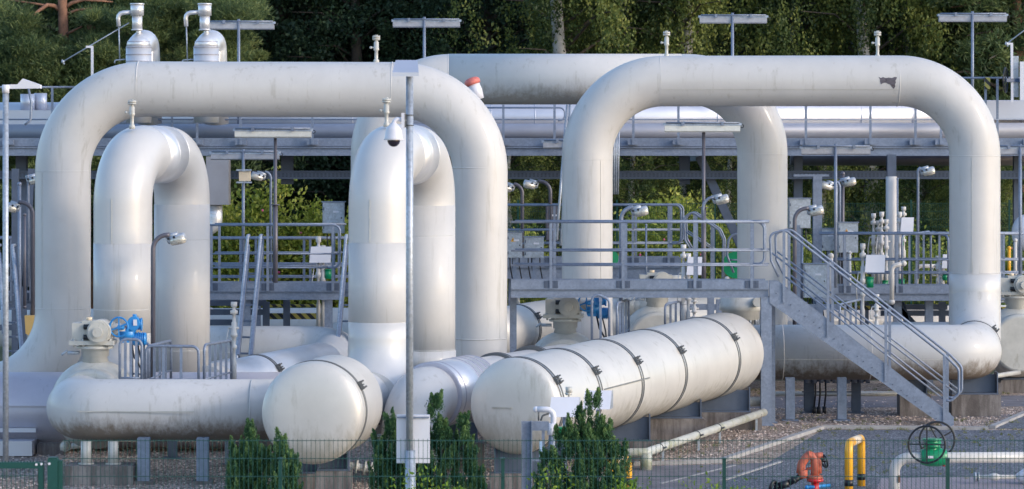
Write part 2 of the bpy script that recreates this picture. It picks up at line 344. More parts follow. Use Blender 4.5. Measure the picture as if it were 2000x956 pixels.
sheet('back_path_strip', gp((1480, 812), (2300, 808), (2300, 813), (1480, 819)), 0.005, 'slab')
sheet('pavement', gp((1720, 936), (2500, 915), (2500, 1300), (1600, 1300)), 0.008, 'pavers')
def kerb(name, a, b, w=0.12, h=0.06):
    mb = MB(); a = G(*a); b = G(*b); a.z += h / 2 - 0.02; b.z += h / 2 - 0.02; mb.bar(a, b, w, h + 0.04); return mb.build(name, M.setdefault('kerb', mat('pale_kerb_concrete', (0.34, 0.33, 0.33), 0.9, 0, 0.25, 5, 0.3, 35)), kind='structure')
kerb('kerb', (1604, 838.5), (1412, 902)); kerb('kerb', (1608, 837), (1930, 840)); kerb('kerb', (1412, 904), (1236, 909)); kerb('kerb', (1938, 838), (2060, 785))
kerb('kerb', (1408, 941), (1525, 903), 0.07, 0.02); kerb('kerb', (1290, 946), (1436, 910), 0.05, 0.015)

# loose stones over the gravel: uncountable
def stones():
    n = 46000; a = rng.random((n, 2)); Xs = -10 + 21 * a[:, 0]; Ys = 49.5 + 17 * a[:, 1]
    # keep off the roads
    k = np.ones(n, bool)
    p0 = G(1412, 902); p1 = G(1604, 838)
    for i in range(n):
        x, y = Xs[i], Ys[i]
        px = 1000 + F * x / y
        py = HY + F * (CH - gz(y)) / y
        if py > 838 and px > 1604: k[i] = False
        if px > 1412 and px <= 1604 and py > 838 + (1604 - px) * 64 / 192: k[i] = False
        if px <= 1412 and px > 1140 and py > 906: k[i] = False
        if 772 < py < 797 and px > 1300 : k[i] = rng.random() < 0.1
        if px > 1938 and py > 836 - (px - 1938) * 0.43: k[i] = False
    Xs = Xs[k]; Ys = Ys[k]; n = len(Xs)
    zs = np.where(Ys < 60, -0.03 * (60 - Ys), 0)
    r = 0.012 + 0.016 * rng.random(n) ** 2
    base = np.array([(1, 0, 0), (-1, 0, 0), (0, 1, 0), (0, -1, 0), (0, 0, 1), (0, 0, -1)], float)
    off = base[None] * r[:, None, None] * (0.6 + 0.8 * rng.random((n, 6, 1))); off[:, :, 2] *= 0.7
    V = off + np.stack([Xs, Ys, zs + r * 0.3], 1)[:, None]
    f = np.array([(0, 2, 4), (2, 1, 4), (1, 3, 4), (3, 0, 4), (2, 0, 5), (1, 2, 5), (3, 1, 5), (0, 3, 5)])
    Fc = (f[None] + 6 * np.arange(n)[:, None, None]).reshape(-1, 3)
    me = bpy.data.meshes.new('loose_stones'); me.from_pydata(V.reshape(-1, 3).tolist(), [], Fc.tolist())
    at = me.attributes.new('tint', 'FLOAT', 'FACE'); at.data.foreach_set('value', np.repeat(rng.random(n), 8).astype(np.float32))
    m = mat_leaf('stone_colours', (0.20, 0.15, 0.13), (0.46, 0.36, 0.315), (0.76, 0.64, 0.57), 0.0); me.materials.append(m)
    o = bpy.data.objects.new('loose_gravel', me); COL.objects.link(o); tag(o, kind='stuff', label='loose pinkish grey gravel lying under the pipes', cat='gravel')
stones()

# ---------------------------------------------------------------- foliage
def leafmesh(name, C, D, size, asp, tint, mname, loc=(0, 0, 0), jit=1.0):
    """C: centres (n,3); D: preferred long-axis directions (n,3); rhombic leaves"""
    n = len(C); D = D + jit * rng.normal(size=(n, 3)); D /= np.linalg.norm(D, axis=1)[:, None] + 1e-9
    S = np.cross(D, rng.normal(size=(n, 3))); S /= np.linalg.norm(S, axis=1)[:, None] + 1e-9
    L = (size * (0.6 + 0.8 * rng.random(n)))[:, None]
    V = np.stack([C - D * L, C + S * L * asp, C + D * L, C - S * L * asp], 1).reshape(-1, 3) - np.array(loc)
    me = bpy.data.meshes.new(name); me.vertices.add(4 * n); me.vertices.foreach_set('co', V.astype(np.float32).ravel())
    me.loops.add(4 * n); me.loops.foreach_set('vertex_index', np.arange(4 * n, dtype=np.int32))
    me.polygons.add(n); me.polygons.foreach_set('loop_start', (4 * np.arange(n)).astype(np.int32)); me.polygons.foreach_set('loop_total', np.full(n, 4, np.int32))
    me.update(calc_edges=True)
    at = me.attributes.new('tint', 'FLOAT', 'FACE'); at.data.foreach_set('value', np.clip(tint, 0, 1).astype(np.float32))
    me.materials.append(M[mname]); return me
def clumps(cs, per, spread, flat=0.7):
    k = len(cs); c = np.repeat(cs, per, 0); r = np.repeat(spread * (0.5 + rng.random(k)), per)[:, None]
    o = rng.normal(size=(len(c), 3)); o /= np.linalg.norm(o, axis=1)[:, None]; o *= rng.random((len(c), 1)) ** 0.45; o[:, 2] *= flat
    ct = np.repeat(rng.random(k), per)
    return c + o * r, np.clip(0.55 * ct + 0.45 * rng.random(len(c)), 0, 1), o
def tree_proto(kind, label, loc, scale, rz):
    if kind == 'pine': h, rad, m, bark = 15, 4.6, 'lpine', 'bark'
    elif kind == 'birch': h, rad, m, bark = 16, 3.4, 'lbirch', 'birch'
    else: h, rad, m, bark = 15, 4.2, 'ldark', 'darkbark'
    root = thing({'pine': 'pine_tree', 'birch': 'birch_tree', 'dark': 'oak_tree'}[kind], label, 'tree', (0, 0, 0), 'trees behind the plant')
    t = MB(); tp = [Vector((0.25 * math.sin(i * 0.9), 0.2 * math.cos(i * 0.7), h * i / 8)) for i in range(9)]
    t.tube(tp, 0.3, 10, radii=[0.34 * (1 - 0.1 * i) for i in range(9)]); cs = []
    nb = 60; br = MB()
    for i in range(nb):
        z = h * (0.12 + 0.86 * (i / nb)); a = i * 2.4 + random.random(); q = (z / h)
        rr = rad * (1.25 - q) ** 0.6 * (0.55 + 0.5 * random.random()) * (min(1, q * 4))
        p0 = Vector((0.2 * math.sin(z), 0.1, z)); up = {'pine': 0.15, 'birch': 0.35, 'dark': 0.3}[kind]
        p1 = p0 + Vector((math.cos(a) * rr, math.sin(a) * rr, rr * up)); mid = p0.lerp(p1, 0.5) + Vector((0, 0, rr * 0.15))
        (t if (kind == 'pine' and i % 9 == 4) else br).tube([p0, mid, p1], 0.05, 5, False, [0.09, 0.05, 0.015] if kind == 'pine' else [0.06, 0.03, 0.01])
        for j in range(9):
            f = 0.3 + 0.75 * random.random(); p = p0.lerp(p1, f) + Vector([random.gauss(0, 0.45) for _ in range(3)]); cs.append(p)
    t.build('trunk', bark, root); br.build('branches', 'darkbark', root); cs = np.array(cs)
    if kind == 'birch':
        k = 1500; b = cs[rng.integers(0, len(cs) // 2, k) * 2] + rng.normal(size=(k, 3)) * 0.26; per = 34; ln = 0.5 + 1.5 * rng.random(k) ** 2
        f = np.tile(np.linspace(0, 1, per), k); B = np.repeat(b, per, 0); Ls = np.repeat(ln, per)
        C = B + rng.normal(size=B.shape) * 0.09; C[:, 2] -= f * Ls; C[:, 0] += 0.1 * np.sin(f * 3) * np.repeat(rng.normal(size=k), per)
        ti = np.clip(0.75 * np.repeat(np.clip(0.42 + 0.75 * np.sin(b[:, 0] * 1.1 + b[:, 2] * 0.9) * np.cos(b[:, 1] * 0.9 + b[:, 2] * 0.5) + 0.2 * rng.normal(size=k), 0, 1), per) + 0.3 * rng.random(len(C)) - 0.05, 0, 1)
        D = np.tile(np.array([0, 0, -1.0]), (len(C), 1)); me = leafmesh('crown', C, D, 0.055, 0.6, ti, m, jit=0.6)
    elif kind == 'pine':
        C, ti, o = clumps(cs, 130, 0.62, 0.6); me = leafmesh('crown', C, o + np.array([0, 0, 0.4]), 0.12, 0.2, ti, m, jit=0.5)
    else:
        C, ti, o = clumps(cs, 80, 0.62, 0.8); me = leafmesh('crown', C, o, 0.075, 0.55, ti, m, jit=1.0)
    o = bpy.data.objects.new('crown', me); COL.objects.link(o); o.parent = root
    root.location = loc; root.rotation_euler = (0, 0, rz); root.scale = (scale,) * 3; return root
def at(px, Y): return (X(px, Y), Y, 0)
def bough_pine():
    Yp = 96.0; bx_ = X(122, Yp); root = thing('pine_tree', 'big pine with thick orange trunk and bent bare boughs at the top left', 'tree', (bx_, Yp, 0), 'trees behind the plant')
    t = MB(); t.tube([(bx_ + 0.3, Yp, 0), W(126, 200, Yp), W(124, 60, Yp), W(122, 0, Yp), W(118, -120, Yp)], 0.25, 12, radii=[0.19, 0.16, 0.15, 0.135, 0.11]); t.build('trunk', 'bark', root)
    for pts, rr in (((W(120, 22, Yp), W(106, 12, Yp), W(92, 10, Yp - 0.3), W(72, 24, Yp - 0.6), W(50, 42, Yp - 0.8)), (0.08, 0.07, 0.06, 0.045, 0.02)), ((W(124, 18, Yp), W(140, 6, Yp), W(165, 0, Yp), W(220, 4, Yp)), (0.07, 0.055, 0.045, 0.02)),
                    ((W(126, 30, Yp), W(150, 20, Yp), W(185, 16, Yp)), (0.05, 0.035, 0.02)), ((W(100, 13, Yp), W(60, 6, Yp), W(0, -2, Yp)), (0.04, 0.03, 0.02)), ((W(126, 70, Yp), W(140, 62, Yp - .3), W(160, 52, Yp - .5)), (0.05, 0.04, 0.02)), ((W(120, 170, Yp), W(100, 160, Yp - 1), W(40, 165, Yp - 1.2)), (0.09, 0.07, 0.03))):
        b_ = MB(); b_.tube(pts, 0.1, 8, True, list(rr)); b_.build('bough', 'bark', root)
    cs_ = []
    for px, py, w_, h_, k in ((30, 85, 60, 28, 34), (70, 130, 85, 35, 60), (150, 120, 60, 30, 38), (200, 90, 50, 22, 26), (20, 160, 60, 30, 30), (300, 60, 60, 40, 30), (330, 20, 60, 25, 24), (120, 185, 90, 22, 34), (30, 30, 40, 14, 10), (230, 150, 60, 30, 30), (200, 30, 40, 14, 10), (420, 70, 70, 40, 30), (450, 20, 60, 20, 20), (40, 250, 90, 50, 40), (40, 350, 80, 60, 40)):
        for i in range(k): q = W(px + random.gauss(0, 0.5) * w_, py + random.gauss(0, 0.5) * h_, Yp + random.uniform(-2.2, 0.9)); cs_.append(tuple(q))
    C, ti, o = clumps(np.array(cs_), 420, 0.46, 0.6); me = leafmesh('crown', C, o + np.array([0, 0, 0.5]), 0.085, 0.14, ti, 'lpine', (bx_, Yp, 0), jit=0.5); c_ = bpy.data.objects.new('crown', me); COL.objects.link(c_); c_.parent = root
bough_pine()
pine = tree_proto('pine', 'pine in the shade right behind the big orange trunk, far left', at(190, 103), 1.0, 0.4)
dark = tree_proto('dark', 'dark broadleaf tree right behind the second silver exhaust stack', at(560, 106), 1.0, 0)
birch = tree_proto('birch', 'birch with drooping yellow green foliage left of the pale trunk', at(1100, 98), 1.0, 0)
for a in (('pine', 330, 100, 0.85, 2.0, 'pine standing behind the two silver exhaust stacks'),
          ('pine', -60, 104, 1.0, 4.0, 'pine half cut off by the left edge, beside the orange trunk'),
          ('pine', 430, 109, 1.0, 5.1, 'pine filling in between the stacks and the dark trees'),
          ('dark', 690, 104, 0.95, 1.3, 'dark tree with dense crown left of the second high lamp'),
          ('dark', 820, 108, 1.05, 2.6, 'dark tree behind the high lamp at the middle left'),
          ('dark', 950, 104, 0.9, 3.9, 'dark tree left of the drooping birches'),
          ('birch', 1215, 101, 1.02, 1.1, 'birch with pale straight trunk above the middle of the photo'),
          ('birch', 1330, 99, 0.95, 2.9, 'birch whose foliage hangs left of the third high lamp'),
          ('dark', 1440, 106, 1.0, 5.0, 'black green tree right behind the third high lamp'),
          ('birch', 1560, 103, 1.0, 4.2, 'birch with leafy crown right of the third high lamp'),
          ('birch', 1690, 101, 0.97, 0.3, 'birch behind the scarred loop, with brownish slim trunk'),
          ('birch', 1790, 103, 1.05, 5.5, 'birch with grey trunk between scarred loop and fourth high lamp'),
          ('dark', 1890, 105, 1.0, 2.2, 'dark tree behind the fourth high lamp'),
          ('pine', 1985, 101, 0.9, 1.0, 'reddish green pine at the right edge behind the handwheel'),
          ('dark', 2120, 105, 1.0, 0.8, 'dark tree just beyond the right edge'),
          ('dark', 1150, 110, 1.1, 0.7, 'dark tree in the shade behind the birch foliage'),
          ('dark', 250, 111, 1.1, 3.1, 'dark tree in shade between the left pines')):
    src = {'pine': pine, 'dark': dark, 'birch': birch}[a[0]]
    copy_tree(src, at(a[1], a[2]), a[4], a[3], a[5])
# far wood: one dense mass closing the view between the trunks
n = 90000
C = np.stack([-26 + 52 * rng.random(n), 113 + 6 * rng.random(n), 17 * rng.random(n)], 1)
keep = (np.sin(C[:, 0] * 1.3) + np.sin(C[:, 2] * 1.9 + C[:, 0]) + rng.normal(size=n) * 0.5) > -1.3
C = C[keep]; me = leafmesh('far_wood', C, rng.normal(size=C.shape), 0.26, 0.6, rng.random(len(C)) * 0.7, 'ldark')
o = bpy.data.objects.new('distant_wood', me); COL.objects.link(o); tag(o, kind='stuff', label='dark mass of wood closing the view behind the trees', cat='wood')
# a hidden-from-nothing earth bank under the wood
bk = MB(); bk.add([(-60, 119.5, 0), (60, 119.5, 0), (60, 124, 13), (-60, 124, 13), (60, 170, 16), (-60, 170, 16)], [(0, 1, 2, 3), (3, 2, 4, 5)], True)
bk.build('hillside', 'soil', kind='structure', loc=(0, 0, 0))

def shrub(name, label, loc, w, d, h, n, mname, size, asp, seed, group=None, flowers=0, cat='shrub'):
    root = thing(name, label, cat, loc, group); st = MB(); cs = []
    k = max(14, int(n / 110))
    for i in range(k):
        a = random.random() * 6.28; rr = math.sqrt(random.random()); q = random.random() ** 0.6
        p = Vector((loc[0] + math.cos(a) * rr * w / 2, loc[1] + math.sin(a) * rr * d / 2, loc[2] + h * q * (1 - 0.35 * rr * rr) * (0.75 + 0.35 * random.random()))); cs.append(p)
        if i % 4 == 0: st.tube([Vector(loc) + Vector(((p.x - loc[0]) * 0.3, 0, 0)), Vector(loc).lerp(p, 0.6), p], 0.02, 4, False, [0.03, 0.02, 0.008])
    st.build('stem', 'darkbark', root)
    C, ti, o_ = clumps(np.array(cs), max(10, n // k), 0.5 * min(1, h / 2.2), 0.9)
    me = leafmesh('foliage', C, o_ + np.array([0, 0, 0.5]), size, asp, ti, mname, loc, 0.9); o = bpy.data.objects.new('foliage', me); COL.objects.link(o); o.parent = root
    if flowers:
        fm = MB()
        for i in range(flowers):
            p = Vector(cs[random.randrange(len(cs))]) + Vector((random.gauss(0, .06), -0.12 if h < 2.5 else -0.3, random.gauss(-0.02, .04))); fm.ball(p, 0.02 if h < 2.5 else 0.035, n=7, m=4)
        fm.build('blossoms', 'pink', root)
    return root
for i, (px, Y, w, h, lab) in enumerate(((455, 80, 2.1, 3.75, 'leafy rose shrub directly right of the silver elbow duct'), (530, 80.5, 2.3, 3.95, 'tall yellow green rose shrub behind the middle left lamp poles'),
        (605, 80, 2.2, 3.85, 'rose shrub with upright shoots left of the galvanised box'), (668, 81, 1.9, 3.3, 'low rose shrub behind the galvanised box'),
        (1010, 85, 1.4, 2.7, 'small bright shrub behind the handrail right of the first loop'), (1235, 85.5, 2.6, 3.2, 'shrub behind the far walkway right of the scarred loop leg'),
        (1320, 87, 2.8, 3.8, 'wide shrub under the diagonal steel brace'), (1395, 86, 2.4, 3.3, 'shrub behind the curved stair rails on the far walkway'),
        (1850, 87, 2.0, 2.5, 'shrub left of the scarred loop right leg'), (1975, 87, 2.0, 2.4, 'shrub near the right edge behind the mesh fence'), (1790, 89, 2.4, 2.6, 'shrub behind the white instrument panels'),
        (1600, 88, 2.4, 2.7, 'shrub hidden mostly by grey cabinets'))):
    shrub('rose_shrub', lab, (X(px, Y), Y, 0), w * 1.15, 1.6, h * 1.06, 15000, 'lshrub', 0.062, 0.5, i, 'shrubs behind the plant', 14)
for px, Y, s_ in ((1240, 93, 0.42), (1330, 94, 0.45), (1430, 93, 0.4), (1000, 93, 0.4), (1600, 95, 0.42), (1800, 95, 0.42), (1920, 94, 0.4), (1090, 94, 0.42)):
    copy_tree(birch, at(px, Y), px * 0.1, (s_ * 1.3, s_ * 1.3, s_), {1240: 'low young tree behind mesh fence left of the middle brace', 1330: 'low young tree directly behind the diagonal brace', 1430: 'low young tree behind the right leg of the rear loop',
        1000: 'low young tree behind the goose neck lamps', 1600: 'low young tree behind the twin goose neck lamps', 1800: 'low young tree behind the white round column', 1920: 'low young tree right of the scarred loop leg', 1090: 'low young tree left of the front right loop'}[px])

# junipers near the fence
def juniper(label, px, Y, ytop, wpx, n, tops, seed):
    zt = Z(ytop, Y); g = gz(Y); x0 = X(px, Y); w = wpx * Y / F; root = thing('juniper', label, 'conifer', (x0, Y, g), 'junipers along the fence')
    t = MB(); t.tube([(x0, Y, g), (x0, Y, zt - 0.3)], 0.04, 6, radii=[0.06, 0.01]); Cs = []; Ts = []
    for tx, th, tw in tops:        # leaders: (offset in widths, height fraction, width fraction)
        H = (zt - g) * th; k = int(90 * tw + 30)
        for i in range(k):
            q = random.random() ** 1.15 * 0.95; a = random.random() * 6.28
            rad = w * 0.5 * tw * (1 - q) ** 0.85 * (0.55 + 0.6 * random.random()) + 0.01
            p = np.array([x0 + tx * w + math.cos(a) * rad, Y + math.sin(a) * rad, g + H * q])
            m = int(n / (k * len(tops))); f = rng.random(m) ** 0.8; c = np.tile(p, (m, 1)); out = np.array([math.cos(a), math.sin(a), 0])
            L = (0.34 * (1 - 0.5 * q)) * (0.7 + 0.6 * random.random()); lean = 0.12 + 0.28 * random.random()
            c = c + f[:, None] * (out * lean + np.array([0, 0, 1.0])) * L + rng.normal(size=(m, 3)) * (0.034 * (1.12 - f))[:, None]
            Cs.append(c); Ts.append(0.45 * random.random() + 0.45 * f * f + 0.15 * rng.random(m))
    t.build('trunk', 'darkbark', root); C = np.concatenate(Cs); T_ = np.concatenate(Ts)
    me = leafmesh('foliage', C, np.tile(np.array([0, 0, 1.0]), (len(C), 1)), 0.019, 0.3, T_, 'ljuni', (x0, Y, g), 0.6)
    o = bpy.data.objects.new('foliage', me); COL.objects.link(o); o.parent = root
juniper('broad juniper with leaning tip in front of the large vessel', 1138, 42, 758, 205, 170000, ((0.09, 1.0, 0.5), (-0.08, 0.93, 0.5), (0.22, 0.84, 0.5), (-0.2, 0.8, 0.55), (0.05, 0.82, 0.85), (-0.32, 0.68, 0.5), (0.36, 0.7, 0.42)), 1)
juniper('pointed juniper right of the pole with the white sign box', 864, 43, 772, 180, 150000, ((-0.08, 1.0, 0.4), (0.2, 0.9, 0.45), (-0.25, 0.84, 0.45), (0.0, 0.86, 0.8), (0.34, 0.7, 0.4)), 2)
juniper('juniper half hidden behind the white sign box', 765, 43.5, 812, 95, 60000, ((0.0, 1.0, 0.7), (0.25, 0.9, 0.6), (-0.25, 0.85, 0.6)), 3)
juniper('juniper left of the first round vessel end', 487, 42.5, 830, 125, 110000, ((0.02, 1.0, 0.42), (-0.2, 0.88, 0.5), (0.22, 0.86, 0.5), (0.0, 0.88, 0.95)), 4)
juniper('slim juniper touching the first round vessel end', 549, 42.2, 843, 85, 75000, ((0.0, 1.0, 0.5), (0.26, 0.84, 0.6), (0.05, 0.85, 0.9)), 5)
for px, Y, h, w, lab in ((1075, 41, 930, 0.55, 'bright green rose sprig at the foot of the broad juniper'), (1215, 41, 945, 0.5, 'rose sprig at the right foot of the broad juniper'), (1385, 40.5, 940, 0.55, 'rose with pink blossoms left of the middle fence post'),
        (1450, 41, 936, 0.5, 'rose with pink blossoms right of the middle fence post'), (890, 41, 940, 0.5, 'rose sprig at the foot of the pointed juniper'), (820, 41.3, 943, 0.35, 'small rose sprig below the white sign box')):
    zt = Z(h, Y); g = gz(Y); shrub('rose_bush', lab, (X(px, Y), Y, g), w, 0.4, (zt - g) * 1.05, 2600, 'lrose', 0.03, 0.45, 1, 'rose bushes along the fence', 6 if 1300 < px < 1500 else 0, 'rose bush')
# weeds
cs = []
for i in range(260):
    px = random.uniform(1220, 2000); py = random.choice((random.gauss(841, 3), random.gauss(822, 6), random.gauss(890, 22), random.gauss(768, 3))); q = G(px, py); cs.append((q.x, q.y, q.z + 0.015))
for i in range(80): q = G(random.uniform(1555, 1990), random.uniform(850, 930)); cs.append((q.x, q.y, q.z + 0.015))
C, ti, o_ = clumps(np.array(cs), 14, 0.07, 0.5); me = leafmesh('weeds', C, np.tile(np.array([0, 0, 1.0]), (len(C), 1)), 0.03, 0.16, ti, 'lweed', jit=0.6)
o = bpy.data.objects.new('weeds', me); COL.objects.link(o); tag(o, kind='stuff', label='thin weeds growing in gravel and along kerbs', cat='weeds')

# ---------------------------------------------------------------- pipe work helpers
def seam(root, c, ax, r, m='paint', t=0.004):
    c = Vector(c); d = Vector(ax).normalized(); mb = MB()
    mb.lathe(c - d * 0.011, d, [(0, r - 0.004), (0.004, r + t * 0.6), (0.011, r + t), (0.018, r + t * 0.6), (0.022, r - 0.004)], 64); return mb.build('weld_seam', m, root)
def strap(root, c, ax, r, clampang=35):
    """two thin black straps with a steel clamp; clampang measured up from the right"""
    c = Vector(c); d = Vector(ax).normalized(); mb = MB()
    for o in (-0.045, 0.045):
        mb.lathe(c + d * (o - 0.016), d, [(0, r - 0.01), (0.003, r + 0.012), (0.029, r + 0.012), (0.032, r - 0.01)], 64)
    s = mb.build('strap_band', 'band', root)
    mb = MB(); mb.lathe(c - d * 0.028, d, [(0, r - 0.01), (0.002, r + 0.007), (0.054, r + 0.007), (0.056, r - 0.01)], 64); mb.build('strap_lining', 'bandm', s)
    _, sd_, u = basis(d); a = R(clampang)
    e = sd_ * math.cos(a) + u * math.sin(a); tg = (-sd_ * math.sin(a) + u * math.cos(a)); p = c + e * (r + 0.03)
    mb = MB()
    for o in (-0.045, 0.045):
        mb.bar(p + d * o - tg * 0.07, p + d * o + tg * 0.07, 0.05, 0.035, e); mb.cyl(p + d * o - e * 0.02 + tg * 0.05, p + d * o + e * 0.065 + tg * 0.05, 0.014, 8)
        mb.cyl(p + d * o - e * 0.02 - tg * 0.05, p + d * o + e * 0.065 - tg * 0.05, 0.014, 8)
    mb.cyl(p - d * 0.09 + e * 0.025, p + d * 0.11 + e * 0.025, 0.012, 8); mb.build('clamp', 'band', s)
def pipe(root, pts, r, m='paint', fr=1.5, n=56, name='pipe_run', k=20):
    mb = MB(); mb.tube(fillet(pts, fr, k), r, n); return mb.build(name, m, root)
def nozzle(px, ybase, ytop, Y, label, m='valve'):
    """slim vent valve standing on a pipe"""
    b = W(px, ybase + 2, Y); h = (ybase - ytop) * Y / F; x, y, z = b
    root = thing('vent_valve', label, 'vent valve', b, 'vent valves on top of the loops'); z -= 0.03; h += 0.03
    mb = MB(); mb.lathe(b, (0, 0, 1), [(-0.03, 0.055), (0.03, 0.05), (0.05, 0.032), (h * 0.38, 0.032), (h * 0.40, 0.05), (h * 0.46, 0.05), (h * 0.47, 0.045), (h * 0.68, 0.045), (h * 0.70, 0.03), (h * 0.8, 0.028), (h * 0.8, 0.05)], 14); mb.build('stem', m, root)
    mb = MB(); mb.cyl((x, y, z + h * 0.82), (x, y, z + h * 0.87), 0.072, 16); mb.cyl((x, y, z + h * 0.885), (x, y, z + h * 0.935), 0.072, 16); mb.cyl((x, y, z + h * 0.8), (x, y, z + h * 0.99), 0.03, 10)
    for j in range(6): a = j * 1.047; mb.cyl((x + 0.055 * math.cos(a), y + 0.055 * math.sin(a), z + h * 0.8), (x + 0.055 * math.cos(a), y + 0.055 * math.sin(a), z + h * 0.97), 0.01, 6)
    mb.build('flange', m, root)
    mb = MB(); mb.cyl((x - 0.10, y, z + h * 0.55), (x, y, z + h * 0.55), 0.016, 8); mb.ball((x - 0.10, y, z + h * 0.55), 0.026, n=8, m=6); mb.build('side_knob', m, root)

# ---- loop A : left loop parallel to the picture
YA = 60.0; rA = 0.514; xl, xr, zt = X(123, YA), X(936, YA), Z(174, YA)
A = thing('pipe_loop', 'big white pipe loop spanning the left half, its left leg sweeping out left', 'pipe loop', (xr, YA, 0), 'large overground pipe loops')
pipe(A, [(-14.5, YA, 0.61), (xl, YA, 0.61), (xl, YA, zt), (xr + 0.02, YA, zt - 0.02), (xr, YA, 0.62), (xr + 1.2, YA + 5, 0.62)], rA, fr=[1.55, 1.52, 1.52, 0.9])
for z in (Z(335, YA), Z(602, YA)): seam(A, (xl, YA, z), (0, 0, 1), rA)
seam(A, (xr, YA, Z(328, YA)), (0, 0, 1), rA); seam(A, (xr, YA, Z(661, YA)), (0, 0, 1), rA, t=0.018)
seam(A, (X(271, YA), YA, zt), (1, 0, 0), rA); seam(A, (X(766, YA), YA, zt - 0.01), (1, 0, 0), rA)
def lap(root, x, y, r, ang, z0, z1):
    e = Vector((math.sin(R(ang)), -math.cos(R(ang)), 0)) * (r + 0.002); mb = MB(); mb.bar(Vector((x, y, z0)) + e, Vector((x, y, z1)) + e, 0.006, 0.008, e); mb.build('lap_joint', 'valve', root)
def laph(root, x0, x1, y, z, r, ang):
    e = Vector((0, -math.cos(R(ang)), math.sin(R(ang)))) * (r + 0.002); mb = MB(); mb.bar(Vector((x0, y, z)) + e, Vector((x1, y, z)) + e, 0.006, 0.006, e); mb.build('lap_joint', 'valve', root)
lap(A, xr, YA, rA, 48, Z(661, YA), Z(330, YA)); lap(A, xl, YA, rA, -40, Z(600, YA), Z(337, YA)); laph(A, X(273, YA), X(764, YA), YA, zt - 0.003, rA, -58)
# ---- loop C : right loop with the scar
YC = 65.0; rC = 0.511; xl, xr, zt = X(1147, YC), X(1904, YC), Z(159, YC)
Cc = thing('pipe_loop', 'big white pipe loop on the right with the dark scar near its right bend', 'pipe loop', (xr, YC, 0), 'large overground pipe loops')
pipe(Cc, [(xl + 1.5, YC + 6, 0.7), (xl, YC, 0.7), (xl, YC, zt), (xr, YC, zt + 0.01), (xr, YC, 1.26), (8.86, 61.8, 1.26), (3.6, 61.8, 1.26)], rC, fr=[0.9, 1.52, 1.52, 1.15, 0.95])
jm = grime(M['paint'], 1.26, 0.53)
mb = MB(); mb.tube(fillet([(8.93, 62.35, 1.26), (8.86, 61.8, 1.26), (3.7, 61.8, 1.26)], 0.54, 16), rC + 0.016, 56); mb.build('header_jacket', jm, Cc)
mb = MB(); mb.tube(fillet([(9.16, 63.9, 1.26), (xr, YC, 1.26), (xr, YC, Z(533, YC))], 1.05, 20), rC + 0.008, 56); mb.build('cladding_sleeve', 'gloss', Cc)
seam(Cc, (xl, YC, Z(312, YC)), (0, 0, 1), rC); seam(Cc, (xr, YC, Z(305, YC)), (0, 0, 1), rC); seam(Cc, (xr, YC, Z(533, YC)), (0, 0, 1), rC, t=0.014)
seam(Cc, (X(1288, YC), YC, zt), (1, 0, 0), rC); seam(Cc, (X(1752, YC), YC, zt), (1, 0, 0), rC); seam(Cc, (X(1527, 61.8), 61.8, 1.26), (1, 0, 0), rC + 0.016); seam(Cc, (X(1697, 61.8), 61.8, 1.26), (1, 0, 0), rC + 0.016, t=0.006)
strap(Cc, (9.09, 63.4, 1.26), (0.145, 1, 0), rC, 42)
lap(Cc, xr, YC, rC, -15, Z(531, YC), Z(307, YC)); lap(Cc, xl, YC, rC, 30, Z(545, YC), Z(314, YC)); laph(Cc, X(1290, YC), X(1750, YC), YC, zt, rC, -20); laph(Cc, 3.8, 8.5, 61.8, 1.26, rC + 0.016, -12)
# peeled paint scar, lying on the pipe's skin 3 mm proud
def scar():
    out = [(-18, 8), (-13, 6), (-9, 8), (-4, 6), (2, 7), (8, 6), (13, 8), (18, 8), (17, 4), (15, 1), (16, -3), (14, -6), (15, -10), (12, -15), (10, -13), (12, -9), (9, -7), (4, -6), (0, -5), (-3, -3), (-7, -3), (-10, -1), (-11, -4), (-13, -6), (-14, -3), (-15, 0), (-15, 4)]
    cx = X(1728, YC); c0 = Vector((cx, YC, zt)); rr = rC + 0.004; mb = MB(); V = []
    def pt(u, v):
        zz = Z(159, YC) * 0 + (-1.0 + v) * YC / F; th = math.asin(max(-1, min(1, zz / rC))); return Vector((cx + u * YC / F, YC - rr * math.cos(th), zt + rr * math.sin(th)))
    rows = 13; Vv = []; Ff = []
    # fan with subdivision towards the centroid
    for k_ in range(rows + 1):
        f = k_ / rows
        for u, v in out: Vv.append(pt(u * f, 1 + (v - 1) * f))
    m_ = len(out)
    for k_ in range(rows):
        for j in range(m_): Ff.append((k_ * m_ + j, k_ * m_ + (j + 1) % m_, (k_ + 1) * m_ + (j + 1) % m_, (k_ + 1) * m_ + j))
    mb.add(Vv, Ff, True); mb.build('peeled_paint_scar', 'patch', Cc)
scar()
# ---- loop D : rear loop
YD = 67.3; rD = 0.523; xl, xr, zt = X(734, YD), X(1489, YD), Z(155, YD)
D_ = thing('pipe_loop', 'rear pipe loop seen behind and between the other two, stained along its underside', 'pipe loop', (xr, YD, 0), 'large overground pipe loops')
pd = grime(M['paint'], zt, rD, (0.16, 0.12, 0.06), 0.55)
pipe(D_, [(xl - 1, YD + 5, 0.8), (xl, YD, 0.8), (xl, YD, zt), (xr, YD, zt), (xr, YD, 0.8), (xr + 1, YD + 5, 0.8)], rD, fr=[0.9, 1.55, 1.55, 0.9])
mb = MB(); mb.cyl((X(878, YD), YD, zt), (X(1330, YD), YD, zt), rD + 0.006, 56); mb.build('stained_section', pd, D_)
seam(D_, (xr, YD, Z(302, YD)), (0, 0, 1), rD); seam(D_, (X(876, YD), YD, zt), (1, 0, 0), rD)
